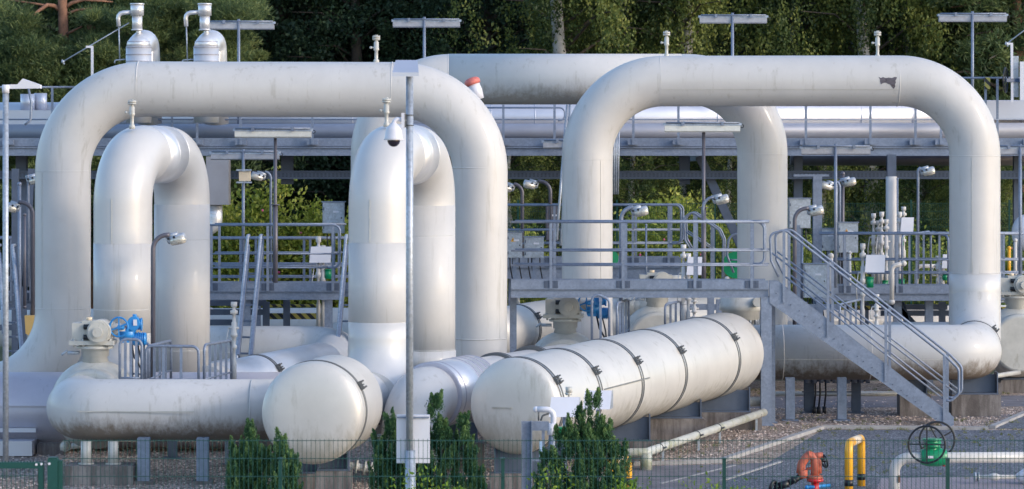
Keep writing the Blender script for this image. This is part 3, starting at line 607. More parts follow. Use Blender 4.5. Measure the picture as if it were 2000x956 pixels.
# ---- loops B : seen end-on
def loopB(label, n, f, zt, r, seams, R_=0.86, fl=None, front=None):
    n = Vector(n); f = Vector(f); root = thing('cross_pipe_loop', label, 'pipe loop', (n.x, n.y, 0), 'narrow pipe loops running away from the viewer')
    d = (f - n).normalized()
    pts = ([Vector(p) for p in front] if front else [n - d * 1.15 + Vector((0, 0, 0.88))]) + [Vector((n.x, n.y, 0.92)), Vector((n.x, n.y, zt)), Vector((f.x, f.y, zt)), Vector((f.x, f.y, 0.7)), Vector((f.x, f.y, 0.7)) + d * 3]
    pipe(root, pts, r, 'gloss', fr=([1.0] * (len(front) - 1) if front else []) + [1.0, R_, R_, 0.9], k=24)
    zs = [z for w_, z in seams if w_ == 'n'][0]; mb = MB(); mb.cyl((n.x, n.y, 2.0), (n.x, n.y, zs), r + 0.003, 56); mb.build('painted_leg', 'paint', root)
    mb = MB(); mb.cyl((f.x, f.y, 1.0), (f.x, f.y, zt - 0.9), r + 0.003, 56); mb.build('painted_leg', 'paint', root)
    mb = MB(); e_ = Vector((-0.27, -0.96, 0)); mb.bar((n.x + e_.x * (r + 0.004), n.y + e_.y * (r + 0.004), zs), (n.x + e_.x * (r + 0.004), n.y + e_.y * (r + 0.004), zt - 0.75), 0.01, 0.008, Vector((0, 1, 0))); mb.build('lap_joint', 'valve', root)
    for (who, z) in seams: p = n if who == 'n' else f; seam(root, (p.x, p.y, z), (0, 0, 1), r)
    mb = MB()   # cladding jacket with foil on the straight crossover
    a = n.lerp(f, 0.34); b = n.lerp(f, 0.66); mb.cyl((a.x, a.y, zt), (b.x, b.y, zt), r + 0.008, 64); mb.build('crossover_jacket', 'foil', root)
    for k_ in (0.34, 0.5, 0.66): p = n.lerp(f, k_); seam(root, (p.x, p.y, zt), d, r + 0.006, 'foil', 0.006)
    return root
loopB('left narrow loop, crossing away under the long top pipe beside the blue motor', (X(240, 55.3), 55.3, 0), (X(355.5, 58.24), 58.24, 0), 5.05, 0.5, [('n', 3.53), ('n', Z(604, 55.3)), ('f', 3.52), ('f', Z(683, 58.24))])
B2 = loopB('right narrow loop behind the tall camera pole', (X(741, 54.3), 54.3, 0), (X(832, 57.5), 57.5, 0), 5.045, 0.52, [('n', Z(473.6, 54.3)), ('n', Z(629, 54.3)), ('f', Z(460, 57.5)), ('f', Z(682, 57.5))], 0.88, front=[(-2.86, 51.7, 1.05)])
mb = MB(); mb.tube(fillet([(X(741, 54.3) - 0.14, 53.1, 0.92 + 0.03), (X(741, 54.3), 54.3, 0.92), (X(741, 54.3), 54.3, Z(629, 54.3))], 1.0, 20), 0.528, 56); mb.build('cladding_sleeve', 'gloss', B2)
mb = MB(); mb.cyl((X(832, 57.5), 57.5, 1.2), (X(832, 57.5), 57.5, Z(684, 57.5)), 0.535, 56); mb.build('lower_sleeve', 'paint', B2)
strap(B2, (-2.73, 52.25, 1.02), (0.23, 1, 0), 0.52, -35); strap(B2, (-2.66, 52.55, 1.0), (0.23, 1, 0), 0.52, -38)

# ---- vessels
def vessel(label, a, b, r, bands, rear_r=None, clampang=32, rear_flat=False):
    a = Vector(a); b = Vector(b); d = (b - a).normalized(); L = (b - a).length
    root = thing('pressure_vessel', label, 'vessel', (a.x, a.y, gz(a.y)), 'large horizontal vessels')
    dome = []
    for i in range(13):     # flattened dished head with knuckle
        t = i / 12 * math.pi / 2; dome.append((-0.27 * r * math.cos(t) ** 0.75, r * math.sin(t) ** 0.78))
    prof = [(p, q) for p, q in dome] + [(L * i / 10, r) for i in range(1, 10)]
    rr = rear_r or r * 0.35
    for i in range(9):
        t = i / 8 * math.pi / 2; prof.append((L + (0.55 * r if not rear_flat else 0.42 * r) * math.sin(t), rr + (r - rr) * math.cos(t)))
    mb = MB(); mb.lathe(a, d, prof, 80); mb.build('shell', grime(M['paint2'], a.z, r, (0.22, 0.19, 0.11), 0.5), root)
    for t in bands: strap(root, a.lerp(b, t), d, r, clampang)
    seam(root, a, d, r, 'paint2', 0.006); return root, d
V2, vd = vessel('long banded white vessel running back under the steel platform', (0.06, 50.95, 1.08), (3.95, 60.2, 1.34), 0.76, [0.012, 0.178, 0.369, 0.584, 0.87], 0.5, 32)
mb = MB(); a = Vector((0.06, 50.95, 1.08)); b = Vector((3.95, 60.2, 1.34)); _, sdv, uv = basis(vd); e = (sdv * math.cos(R(180 - 4)) + uv * math.sin(R(176)))
for sg in (1,):
    e = (-sdv if sdv.x < 0 else sdv); e = (e * math.cos(R(8)) + Vector((0, 0, 1)) * math.sin(R(8))).normalized()
    mb.bar(a.lerp(b, 0.19) + e * 0.765, a.lerp(b, 0.40) + e * 0.765, 0.03, 0.02)
mb.build('jacket_edge_strip', 'bandm', V2)
mb = MB(); cap = Vector((0.06, 50.95, 1.08)) - vd * 0.208
for j in range(16): p_ = cap + sdv * (-0.32 + j * 0.022) * (1 if sdv.x > 0 else -1) + Vector((0, 0, 0.0)); mb.box(p_.x, p_.x + 0.008, p_.y - 0.012, p_.y + 0.02, p_.z - 0.03, p_.z)
mb.build('stencil_row', 'valve', V2)
V1, _ = vessel('short round ended vessel left of the camera pole', (-3.05, 49.35, 1.10), (-2.84, 51.4, 1.08), 0.78, [0.16], 0.5, 30)

# ---- left front header and other runs
def run(name, label, pts, r, m, fr=0.6, cat='pipe', seams=(), straps=(), k=16, group=None):
    c = Vector(pts[0]); root = thing(name, label, cat, (c.x, c.y, 0), group); pipe(root, pts, r, m, fr, k=k)
    for p, ax in seams: seam(root, p, ax, r, m)
    for p, ax, an in straps: strap(root, p, ax, r, an)
    return root
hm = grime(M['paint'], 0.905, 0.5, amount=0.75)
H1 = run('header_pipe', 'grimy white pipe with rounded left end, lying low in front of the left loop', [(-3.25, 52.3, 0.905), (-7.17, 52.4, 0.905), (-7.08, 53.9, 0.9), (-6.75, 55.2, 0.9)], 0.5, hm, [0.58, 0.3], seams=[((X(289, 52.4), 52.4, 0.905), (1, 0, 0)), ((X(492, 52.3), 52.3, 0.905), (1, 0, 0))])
mb = MB(); mb.bar((-7.62, 52.35, 0.905), (-7.1, 51.885, 0.905), 0.01, 0.02)
mb = MB(); mb.bar((X(150, 51.9), 51.893, 0.92), (X(380, 51.9), 51.80, 0.92), 0.012, 0.016); mb.build('jacket_joint', 'valve', H1)
LP = run('lilac_pipe', 'wide lilac grey pipe at the left edge, lying behind the grimy header', [(-14, 56.35, 0.585), (X(600, 56.35), 56.35, 0.585)], 0.665, 'lilac')
mb = MB(); mb.box(-14, X(470, 55.7), 55.66, 55.69, 0.70, 0.712); mb.build('jacket_lap', 'lilac', LP)
mb = MB(); mb.box(-14, X(68, 55.5), 55.62, 55.72, 0.26, 0.33); mb.build('drip_ledge', 'duct', LP)
mb = MB(); mb.box(-14, X(66, 55.5), 55.3, 55.9, -0.12, 0.135); mb.build('saddle_cover', 'duct', LP)
run('clad_pipe', 'metal clad pipe with foil jacket rising behind the camera pole to the second grey valve', [(-1.62, 52.2, -0.3), (-1.62, 52.2, 1.08), (0.93, 59, 1.08), (1.01, 60.95, 0.96)], 0.5, 'paint', [0.62, 0.5], straps=[((-0.27, 55.75, 1.12), (0.355, 1, 0), 32), ((0.35, 57.4, 1.14), (0.355, 1, 0), 32)])
fj = thing('foil_jacket', 'shiny ribbed foil jacket on the pipe right of the camera pole', 'pipe jacket', (-1.5, 52.5, 0.5))
mb = MB(); p0 = Vector((-1.33, 52.92, 1.091)); p1 = Vector((-0.72, 54.5, 1.112)); mb.cyl(p0, p1, 0.545, 64); mb.build('jacket_shell', 'foil', fj)
mb = MB(); dd = (p1 - p0).normalized()
for f in (0.0, 0.12, 0.55, 0.7, 0.85, 1.0): c = p0.lerp(p1, f); mb.lathe(c - dd * 0.012, dd, [(0, 0.53), (0.004, 0.556), (0.02, 0.556), (0.024, 0.53)], 56)
mb.build('jacket_rib', 'lilac', fj)
run('banded_pipe', 'white strapped pipe seen between first loop leg and second grey valve', [(-0.9, 63.3, 1.42), (0.35, 66.8, 1.47), (0.95, 68.6, 1.47), (5.0, 69.4, 1.47)], 0.51, 'paint2', 0.9, seams=[((0.55, 67.4, 1.47), (0.33, 1, 0))], straps=[((0.1, 66.1, 1.46), (0.355, 1, 0), 32)])
run('elbowed_pipe', 'white pipe behind left railings that turns towards the viewer into a silver run', [(-5.5, 57.9, 0.76), (-3.62, 63.7, 0.85), (-3.45, 65.2, 1.08), (-9.5, 65.2, 1.085)], 0.5, 'paint', [0.8, 0.62])
sj = thing('silver_run_jacket', 'silver jacket with strap on the sloping pipe behind the left vessel', 'pipe jacket', (-4.6, 60, 0.3))
p0 = Vector((-5.38, 58.27, 0.765)); p1 = Vector((-3.75, 63.25, 0.85)); mb = MB(); mb.cyl(p0, p1, 0.512, 56); mb.build('jacket_shell', 'foil', sj)
for f in (0.38,): strap(sj, p0.lerp(p1, f), p1 - p0, 0.512, 32)
seam(sj, p0.lerp(p1, 0.2), p1 - p0, 0.512, 'foil', 0.008)
run('rear_header', 'white pipe running level far behind all the platforms', [(-12, 72.5, 1.15), (14, 72.5, 1.25)], 0.42, 'paint')
run('right_header', 'white pipe entering at the right edge behind the scarred loop foot', [(7.9, 68.5, 1.03), (15, 68.5, 1.03)], 0.46, 'paint', seams=[((X(1958, 68.5), 68.5, 1.03), (1, 0, 0))])
MS = thing('mossy_pipe', 'thin mossy white pipe on short legs beside the banded vessel', 'pipe', (X(1262, 53.5), 53.5, gz(53.5)))
a = W(1262, 884, 53.6); b = W(1492, 806, 59.7); mb = MB(); mb.tube(fillet([W(1190, 885, 53.5), a, b], 0.10, 8), 0.072, 20); mb.build('pipe_run', 'moss', MS)
mb = MB(); mb.cyl((a.x, a.y, gz(a.y)), (a.x, a.y, a.z), 0.10, 20); mb.build('downpipe', 'moss', MS)
for f in (0.13, 0.42, 0.6, 0.93):
    p = a.lerp(b, f); mb = MB(); mb.box(p.x - 0.02, p.x + 0.02, p.y - 0.02, p.y + 0.02, gz(p.y), p.z - 0.05); mb.build('leg', 'galvl', MS)
for f in (0.10, 0.40, 0.58): p = a.lerp(b, f); mb = MB(); mb.torus(p, b - a, 0.076, 0.01, 20, 6); mb.bar(p + Vector((0.07, -0.03, 0)), p + Vector((0.12, -0.06, 0.02)), 0.05, 0.03); mb.build('clip', 'band', MS)

# vents on the loops
nozzle(258, 247, 192, 55.6, 'slim vent valve on the left narrow loop'); nozzle(755, 243, 188, 54.7, 'slim vent valve on the right narrow loop beside the dome camera')
nozzle(735, 119, 66, 60.0, 'slim vent valve on the long top pipe of the left loop'); nozzle(1302, 108, 58, 65.0, 'slim vent valve left of the third high lamp on the scarred loop'); nozzle(1714, 109, 58, 65.0, 'slim vent valve above the dark scar')
# red capped beacon on loop A bend
bt = thing('capped_nozzle', 'white nozzle with faded red cap behind the right bend of the left loop', 'nozzle', W(935, 192, 61.2))
mb = MB(); p0 = W(935, 195, 61.3); p1 = W(922, 160, 61.3); mb.tube([p0, p0.lerp(p1, .5), p1], 0.12, 20, radii=[0.11, 0.13, 0.12]); mb.build('nozzle_body', 'white', bt)
mb = MB(); mb.lathe(p1, p1 - p0, [(-0.06, 0.145), (0.0, 0.155), (0.04, 0.14), (0.07, 0.10), (0.08, 0.04)], 24); mb.build('cap', mat('faded_pink_red', (0.62, 0.17, 0.14), 0.5, 0, 0.1, 8), bt)

# ---------------------------------------------------------------- valves
def valve(label, loc, rz=0, motor=True):
    x, y, z = 0, 0, 0; root = thing('ball_valve', label, 'valve', (0, 0, 0), 'motorised ball valves')
    mb = MB(); mb.ball((0, 0, 0), 0.75, 0.62, 0.75, 40, 22); mb.lathe((0, -0.66, 0), (0, 1, 0), [(0, 0.55), (0.02, 0.6), (0.1, 0.62), (1.22, 0.62), (1.3, 0.6), (1.32, 0.55)], 40); mb.build('valve_body', 'valve', root)
    mb = MB(); mb.lathe((0, 0, 0.66), (0, 0, 1), [(0, 0.24), (0.13, 0.20), (0.14, 0.23), (0.26, 0.235), (0.27, 0.31), (0.31, 0.31), (0.315, 0.27), (0.36, 0.27)], 32); mb.build('bonnet', 'valve', root)
    mb = MB(); mb.box(-0.40, 0.34, -0.3, 0.3, 1.0, 1.07); mb.box(-0.36, 0.30, -0.22, 0.25, 1.07, 1.36); mb.box(-0.2, 0.12, -0.18, 0.2, 1.36, 1.40)
    for j in range(5):
        mb.cyl((-0.32 + j * 0.15, -0.24, 0.96), (-0.32 + j * 0.15, -0.24, 1.1), 0.022, 6)
    mb.cyl((0.10, -0.36, 1.22), (0.10, 0.2, 1.22), 0.20, 28); mb.cyl((0.10, -0.42, 1.22), (0.10, -0.36, 1.22), 0.17, 28); mb.cyl((0.10, -0.52, 1.22), (0.10, -0.4, 1.22), 0.08, 20)
    mb.cyl((0.2, -0.05, 1.24), (0.52, -0.05, 1.24), 0.11, 16); mb.build('gearbox', 'valve', root)
    mb = MB()
    for zz in (1.13, 1.30): mb.cyl((-0.16, -0.25, zz), (-0.04, -0.25, zz), 0.045, 10)
    mb.build('cable_gland', 'black', root)
    mb = MB(); mb.bar((-0.03, -0.55, 0.42), (-0.03, -0.5, 0.62), 0.05, 0.08); mb.build('lifting_lug', 'valve', root); mb = MB(); mb.cyl((-0.45, -0.1, 0.86), (-0.25, -0.1, 0.86), 0.03, 8); mb.cyl((-0.55, -0.1, 0.82), (-0.45, -0.1, 0.90), 0.02, 8); mb.build('bleed_fitting', 'galvl', root)
    mb = MB(); mb.cyl((-0.1, 0, 1.40), (-0.1, 0, 1.45), 0.05, 12); mb.build('indicator', 'cream', root)
    if motor:
        mo = MB(); mo.cyl((0.50, -0.05, 1.2), (0.78, -0.05, 1.2), 0.12, 20); mo.box(0.52, 0.72, -0.14, 0.10, 1.06, 1.3); mo.cyl((0.74, -0.06, 1.12), (1.02, -0.06, 1.12), 0.10, 20)
        for j in range(6): mo.cyl((0.78 + j * 0.04, -0.06, 1.12), (0.795 + j * 0.04, -0.06, 1.12), 0.115, 20)
        mo.cyl((0.78, -0.18, 1.38), (0.78, 0.12, 1.38), 0.12, 20); mo.cyl((0.78, 0.0, 1.36), (0.93, 0.0, 1.36), 0.09, 18); mo.cyl((0.90, 0.0, 1.36), (0.93, 0.0, 1.36), 0.11, 18); mo.cyl((0.7, -0.05, 1.2), (0.78, -0.05, 1.4), 0.09, 14)
        mo.cyl((0.78, 0, 1.49), (0.78, 0, 1.53), 0.04, 12); mo.v = [(0.42 + (x_ - 0.5) * 0.85, y_, z_ - 0.03) for x_, y_, z_ in mo.v]; m1 = mo.build('motor', 'blue', root)
        hw = MB(); hw.torus((0.50, -0.28, 1.34), (0.25, 1, 0), 0.16, 0.016, 32, 8); hw.bar((0.35, -0.245, 1.28), (0.65, -0.32, 1.4), 0.02, 0.03); hw.bar((0.50, -0.28, 1.18), (0.50, -0.28, 1.5), 0.02, 0.03); hw.cyl((0.50, -0.3, 1.34), (0.58, -0.05, 1.3), 0.035, 12); hw.v = [(x_ - 0.07, y_, z_ - 0.04) for x_, y_, z_ in hw.v]; hw.build('handwheel', 'blue', m1)
        st = MB(); st.box(0.66, 0.72, -0.2, -0.19, 1.32, 1.42); st.build('sticker', 'white', m1)
        cb = MB(); cb.tube(fillet([(0.6, -0.05, 1.06), (0.66, -0.1, 0.8), (0.78, -0.1, 0.6), (0.76, 0.2, 0.1)], 0.1, 5), 0.018, 8); cb.tube(fillet([(0.7, -0.05, 1.06), (0.78, -0.1, 0.75), (0.8, -0.1, 0.5)], 0.1, 5), 0.014, 8); cb.build('cable', 'black', m1)
    root.location = loc; root.rotation_euler = (0, 0, rz); return root
v1 = valve('grey ball valve with blue motor and handwheel behind the grimy header, far left', (X(186, 53.95), 53.95, 0.88))
copy_tree(v1, (X(1104, 61.5), 61.5, 0.94), R(-6), None, 'grey ball valve with blue motor under the platform, beside the banded vessel')
v3 = valve('white domed ball valve with short neck under the middle of the platform', (X(1283, 66.3), 66.3, 1.22), 0, False)
copy_tree(v3, (X(1982, 68.5), 68.3, 1.08), 0, None, 'ball valve cut by the right edge, on the pipe behind the scarred loop')
mb = MB(); c = Vector((X(1447, 63.2), 63.2, 1.70))
FV = thing('flanged_valve', 'wide flat flanged valve head right above the rear end of the banded vessel', 'valve', c)
mb.lathe(c, (0, 0, 1), [(-0.6, 0.25), (0.1, 0.25), (0.12, 0.36), (0.28, 0.37), (0.30, 0.42), (0.42, 0.42), (0.44, 0.40), (0.62, 0.40), (0.64, 0.2)], 40); mb.build('valve_head', 'valve', FV)
mb = MB()
for j in range(12): a_ = j * math.pi / 6; mb.cyl((c.x + 0.32 * math.cos(a_), c.y + 0.32 * math.sin(a_), c.z + 0.02), (c.x + 0.32 * math.cos(a_), c.y + 0.32 * math.sin(a_), c.z + 0.2), 0.028, 8)
mb.build('bolts', 'galvl', FV); mb = MB(); mb.cyl((c.x + 0.3, c.y - 0.5, c.z + 0.48), (c.x + 0.3, c.y, c.z + 0.48), 0.10, 16); mb.build('gear_boss', 'valve', FV)

# ---------------------------------------------------------------- supports
def support(label, c, w, d, ztop, zsad=None, pw=None, m='conc'):
    """concrete block from the ground with an optional steel saddle up to zsad"""
    x, y = c; root = thing('pipe_support', label, 'pipe support', (x, y, gz(y) - 0.02), 'concrete pipe supports')
    g = gz(y - d / 2) - 0.03; mb = MB(); mb.box(x - w / 2, x + w / 2, y - d / 2, y + d / 2, g, ztop - 0.02); mb.box(x - w / 2 + 0.015, x + w / 2 - 0.015, y - d / 2 + 0.015, y + d / 2 - 0.015, ztop - 0.02, ztop); mb.build('concrete_block', m, root)
    if zsad:
        mb = MB(); pw = pw or w * 0.85; mb.box(x - pw / 2, x + pw / 2, y - d * 0.3, y + d * 0.3, ztop, ztop + 0.03)
        mb.box(x - pw / 2 + 0.03, x + pw / 2 - 0.03, y - 0.02, y + 0.02, ztop + 0.03, zsad)
        for sx in (-1, 1): mb.box(x + sx * (pw / 2 - 0.02) - 0.012, x + sx * (pw / 2 - 0.02) + 0.012, y - d * 0.28, y + d * 0.28, ztop + 0.03, zsad + 0.05)
        mb.build('saddle', 'steel', root)
    return root
def v2at(t): p = Vector((0.06, 50.95, 1.08)).lerp(Vector((3.95, 60.2, 1.34)), t); return p
for t, w, lab, zt_ in ((0.03, 1.3, 'dark concrete support under the nearest end of the banded vessel', 0.0), (0.44, 1.05, 'stained concrete support under the middle of the banded vessel', 0.17), (0.70, 1.05, 'black streaked concrete support nearer the back of the banded vessel', 0.36), (0.93, 1.6, 'wide concrete support under the rear end of the banded vessel', 0.3)):
    p = v2at(t); support(lab, (p.x + 0.12, p.y), w, 0.45, zt_, p.z - 0.62, min(1.2, w * 0.9))
support('light concrete pedestal under the short round vessel', (X(652, 49.9), 49.9), 0.55, 0.6, Z(918, 49.9), 0.42, 0.5)
support('concrete support hidden behind the short vessel pedestal', (-3.3, 51.2), 0.7, 0.5, 0.0, 0.42, 0.5)
support('concrete plinth with two round stubs under the grimy header, far left', (X(198, 52.0), 52.0), 1.1, 0.7, 0.06)
so = thing('stub_column', 'left round stub on the far left concrete plinth', 'stub column', (X(168, 52), 52, 0.06), 'round stubs under the grimy header'); mb = MB(); mb.cyl((X(168, 52), 52, 0.06), (X(168, 52), 52, 0.43), 0.085, 18); mb.cyl((X(168, 52), 52, 0.06), (X(168, 52), 52, 0.08), 0.13, 18); mb.build('stub', 'valve', so)
copy_tree(so, (X(221, 52), 52, 0.06), 0, None, 'right round stub on the far left concrete plinth')
support('streaked concrete block with steel saddle under the foot of the scarred loop', (X(1902, 62.4), 62.4), 0.95, 0.7, 0.42, 0.80, 0.9)
support('stained concrete block behind the lower stair flight', (X(1790, 62.0), 62.4), 0.6, 0.5, 0.42, 0.76, 0.5)
support('low dark block beside the grey pedestal at the right edge', (X(1935, 67.8), 67.8), 0.4, 0.4, 0.25)
support('grey pedestal block under the right edge valve', (X(1985, 68.5), 68.5), 0.75, 0.6, 0.28, 0.62, 0.6)
support('concrete block beneath the clad pipe behind the pointed juniper', (X(905, 53.9), 53.6), 0.7, 0.5, 0.28, 0.6, 0.5)
support('concrete block under the far leg of the left narrow loop', (X(357, 58.3), 58.3), 0.9, 0.9, 0.18)
support('concrete block under the lilac pipe at the left', (X(103, 55.9), 55.9), 0.45, 0.6, 0.08)
def steelcol(label, px, Y, w, ztop, plinth=True, m='galv', zb=None):
    x = X(px, Y); root = thing('steel_post', label, 'steel post', (x, Y, gz(Y)), 'short steel posts under the pipes'); mb = MB()
    mb.ibeam((x, Y, (zb if zb is not None else gz(Y)) + 0.03), (x, Y, ztop), w, w, 0.016, Vector((0, 1, 0))); mb.build('post', m, root)
    mb = MB(); mb.box(x - w * 0.9, x + w * 0.9, Y - w * 0.9, Y + w * 0.9, gz(Y) - 0.03, gz(Y) + (0.05 if plinth else 0.02)); mb.build('footing', 'conc' if plinth else m, root)
steelcol('steel post on pale plinth, left of the two under the grimy header', 281, 51.9, 0.19, 0.5); steelcol('steel post on pale plinth, right of the two under the grimy header', 396, 51.9, 0.19, 0.5)
steelcol('short steel post just left of the pointed junipers', 449, 54.0, 0.16, 0.42); steelcol('dark steel post under the lilac pipe', 337, 55.2, 0.16, 0.3, False, 'steel')
steelcol('steel post under the right header, left one', 1543, 61.2, 0.17, 0.82, False); steelcol('steel post under the right header, second one', 1644, 61.2, 0.17, 0.82, False)
steelcol('dark short post in the cable rack, left one', 1580, 63.0, 0.19, 0.85, False, 'steel'); steelcol('dark short post in the cable rack, right one', 1672, 63.0, 0.17, 0.8, False, 'steel')
bm_ = MB(); bm_.bar((X(265, 54), 54.3, 0.33), (X(462, 54), 54.3, 0.33), 0.1, 0.13); bm_.build('cross_beam', 'steel', label='dark cross beam behind the posts under the grimy header', cat='steel beam')
# thin tubes on the ground
for pts, r_, lab in (([(X(118, 55), 55, 0.05), (X(165, 55), 55, 0.10), (X(180, 55.4), 55.4, 0.16), (X(470, 55.4), 55.4, 0.16)], 0.05, 'thin grey pipe on the gravel behind the far left plinth'),
                 ([(X(1500, 64), 64, 0.30), (X(1790, 64), 64, 0.30)], 0.05, 'thin grey pipe crossing behind the cable rack'), ([(X(1390, 60.8), 60.9, 0.38), (X(1490, 60.8), 60.9, 0.38)], 0.09, 'grey pipe at the rear end of the banded vessel'),
                 ([(X(1900, 66), 66, 0.45), (X(1935, 66), 66, 0.5), (X(1990, 67), 67, 0.52)], 0.05, 'thin grey pipe behind the streaked concrete block')):
    mb = MB(); mb.tube(fillet(pts, 0.1, 5) if len(pts) > 2 else pts, r_, 14); mb.build('service_pipe', 'valve', label=lab, cat='pipe')
# cable rack with hanging cables
CR = thing('cable_rack', 'small dark junction rack with hanging cables under the right header', 'cable rack', (X(1625, 63), 63, 0)); mb = MB()
mb.box(X(1572, 63), X(1690, 63), 62.85, 63.1, 0.62, 0.82); mb.bar((X(1565, 63), 62.9, 0.42), (X(1680, 63), 62.9, 0.42), 0.03, 0.03); mb.build('frame', 'steel', CR)
mb = MB()
for px in range(1578, 1700, 13): mb.cyl((X(px, 62.8), 62.78, 0.60), (X(px, 62.8), 62.78, 0.78), 0.045, 10)
mb.build('junction_boxes', 'galv', CR)
for px in (1592, 1601, 1612): mb = MB(); mb.tube(fillet([(X(px, 62.8), 62.8, 0.7), (X(px + 1, 62.8), 62.8, 0.4), (X(px - 2, 62.8), 62.8, 0.12)], 0.1, 4), 0.018, 8); mb.cyl((X(px - 2, 62.8), 62.8, 0.0), (X(px - 2, 62.8), 62.8, 0.14), 0.04, 10); mb.build('cable', 'black', CR)

# ---------------------------------------------------------------- platforms, stairs, rails
def railing(root, a, b, hs, posts, loop=(0, 0), r=0.024, pr=0.026, m='galv', foot=0.0):
    """a,b deck-level ends; hs heights of rails (first = handrail); posts = list of fractions; loop = closed bends at the ends"""
    a = Vector(a); b = Vector(b); d = (b - a).normalized(); up = Vector((0, 0, 1)); path = []
    top = hs[0]; low = hs[-1]
    if loop[0]: path += [a + up * low + d * 0.25, a + up * low - d * 0.0, ]
    path += [a + up * top, b + up * top]
    if loop[1]: path += [b + up * low, b + up * low - d * 0.25]
    mb = MB(); mb.tube(fillet(path, 0.13, 7), r, 10); mb.build('handrail', m, root)
    for h in hs[1:]:
        if (h == low) and loop[0] and loop[1] and False: continue
        mb = MB(); mb.tube([a + up * h, b + up * h], r * 0.72, 8); mb.build('knee_rail', m, root)
    for f in posts:
        p = a.lerp(b, f); mb = MB(); mb.bar(p + up * foot, p + up * (top - 0.02), pr * 2, pr * 1.1, Vector((0, 1, 0))); mb.build('post', m, root)
def platform(label, x0, x1, y0, y1, ztoe, zdk, zbm, hs, postpx, cols=(), loops=((0, 0), (0, 0)), shift=0.08, name='steel_platform', m='galv'):
    root = thing(name, label, 'platform', ((x0 + x1) / 2, y0, 0), 'steel walkways'); posts = [(X(p, y0) - x0) / (x1 - x0) for p in postpx]
    for i, y in enumerate((y0, y1)):
        sgn = -1 if i == 0 else 1
        mb = MB(); mb.box(x0, x1, y - 0.006, y + 0.006, zdk - 0.01, ztoe); mb.build('toe_plate', m, root)
        mb = MB(); h = zdk - zbm; yy = y + (0.06 if i == 0 else -0.06); mb.box(x0, x1, yy - 0.05, yy + 0.05, zdk - 0.028, zdk - 0.012); mb.box(x0, x1, yy - 0.05, yy + 0.05, zbm, zbm + 0.016); mb.box(x0, x1, yy - 0.01, yy + 0.01, zbm + 0.017, zdk - 0.029); mb.build('edge_beam', m, root)
        if i == 0:
            for p in postpx:
                mb = MB(); xx = X(p, y0); mb.box(xx - 0.13, xx + 0.13, y - 0.014, y - 0.007, zdk + 0.01, ztoe - 0.005)
                for sx in (-0.09, 0, 0.09):
                    for sz in (0.3, 0.75): mb.cyl((xx + sx, y - 0.03, zdk + sz * (ztoe - zdk)), (xx + sx, y - 0.012, zdk + sz * (ztoe - zdk)), 0.017, 6)
                mb.build('bracket', 'steel', root)
        dx = shift * i
        railing(root, (x0 + dx, y - 0.02 * sgn * -1, zdk), (x1 + dx, y - 0.02 * sgn * -1, zdk), hs, posts, loops[i], foot=0.0, m=m)
    mb = MB(); mb.box(x0, x1, y0 + 0.012, y1 - 0.012, zdk - 0.01, zdk + 0.015)
    mb.build('deck', m, root)
    for cx, cy, w in cols:
        mb = MB(); mb.ibeam((cx, cy, gz(cy)), (cx, cy, zbm - 0.002), w, w, 0.016, Vector((0, 1, 0))); mb.box(cx - w * 0.7, cx + w * 0.7, cy - w * 0.7, cy + w * 0.7, gz(cy) - 0.01, gz(cy) + 0.02); mb.build('column', m, root)
    return root
Y0 = 60.0; zt_, zd, zb = Z(548, Y0), Z(564, Y0), Z(582, Y0); hs = [Z(434, Y0) - zd, Z(490, Y0) - zd, Z(518.5, Y0) - zd]
P1 = platform('main steel platform with handrails over the banded vessel', X(998, Y0), X(1501, Y0), 60.0, 60.8, zt_, zd, zb, hs, (1076, 1217, 1357, 1468), [(X(1497, Y0), 60.12, 0.2), (X(1503, 60.7), 60.7, 0.2), (X(994, 60.1) + 0.08, 60.7, 0.13)], ((0, 0), (0, 0)))
for i, y in enumerate((60.02, 60.78)):      # rounded rail ends
    x1 = X(1500, Y0) + 0.08 * i; mb = MB(); zz = zd
    mb.tube(fillet([(x1 - 0.3, y, zz + hs[0]), (x1 - 0.07, y, zz + hs[0]), (x1 - 0.07, y, zz + hs[2]), (x1 - 0.3, y, zz + hs[2])], 0.14, 7), 0.024, 10); mb.build('rail_end', 'galv', P1)
# stairs
ST = thing('steel_stairs', 'grey steel stair flight going down right from the main platform', 'stairs', (X(1860, Y0), Y0, 0))
a = W(1512, 572, 60.0); b = W(1853, 838, 60.0); d = (b - a).normalized()
for i, y in enumerate((60.0, 60.75)):
    o = Vector((0.05 * i, y - 60.0, 0)); mb = MB(); P = []
    for q in ((1503, 551), (1520, 551), (1863, 815), (1863, 836), (1848, 836), (1503, 592)): P.append(W(q[0], q[1], 60.0) + o)
    Q = [p + Vector((0, 0.02, 0)) for p in P]; n_ = len(P)
    mb.add(P + Q, [tuple(reversed(range(n_))), tuple(range(n_, 2 * n_))] + [(j, (j + 1) % n_, (j + 1) % n_ + n_, j + n_) for j in range(n_)]); mb.build('stringer', 'galv', ST)
for k_ in range(12):
    f = (k_ + 0.5) / 12; p = a.lerp(b, f); mb = MB(); mb.box(p.x - 0.13, p.x + 0.12, 60.022, 60.748, p.z + 0.08, p.z + 0.115); mb.build('tread', 'galvl', ST)
mb = MB()
for k_ in range(12):
    f = (k_ + 0.5) / 12; p = a.lerp(b, f)
    for sx in (-0.1, 0.06): mb.cyl((p.x + sx, 59.985, p.z + 0.02 - sx * 0.7), (p.x + sx, 60.0, p.z + 0.02 - sx * 0.7), 0.012, 6)
mb.build('bolts', 'steel', ST)
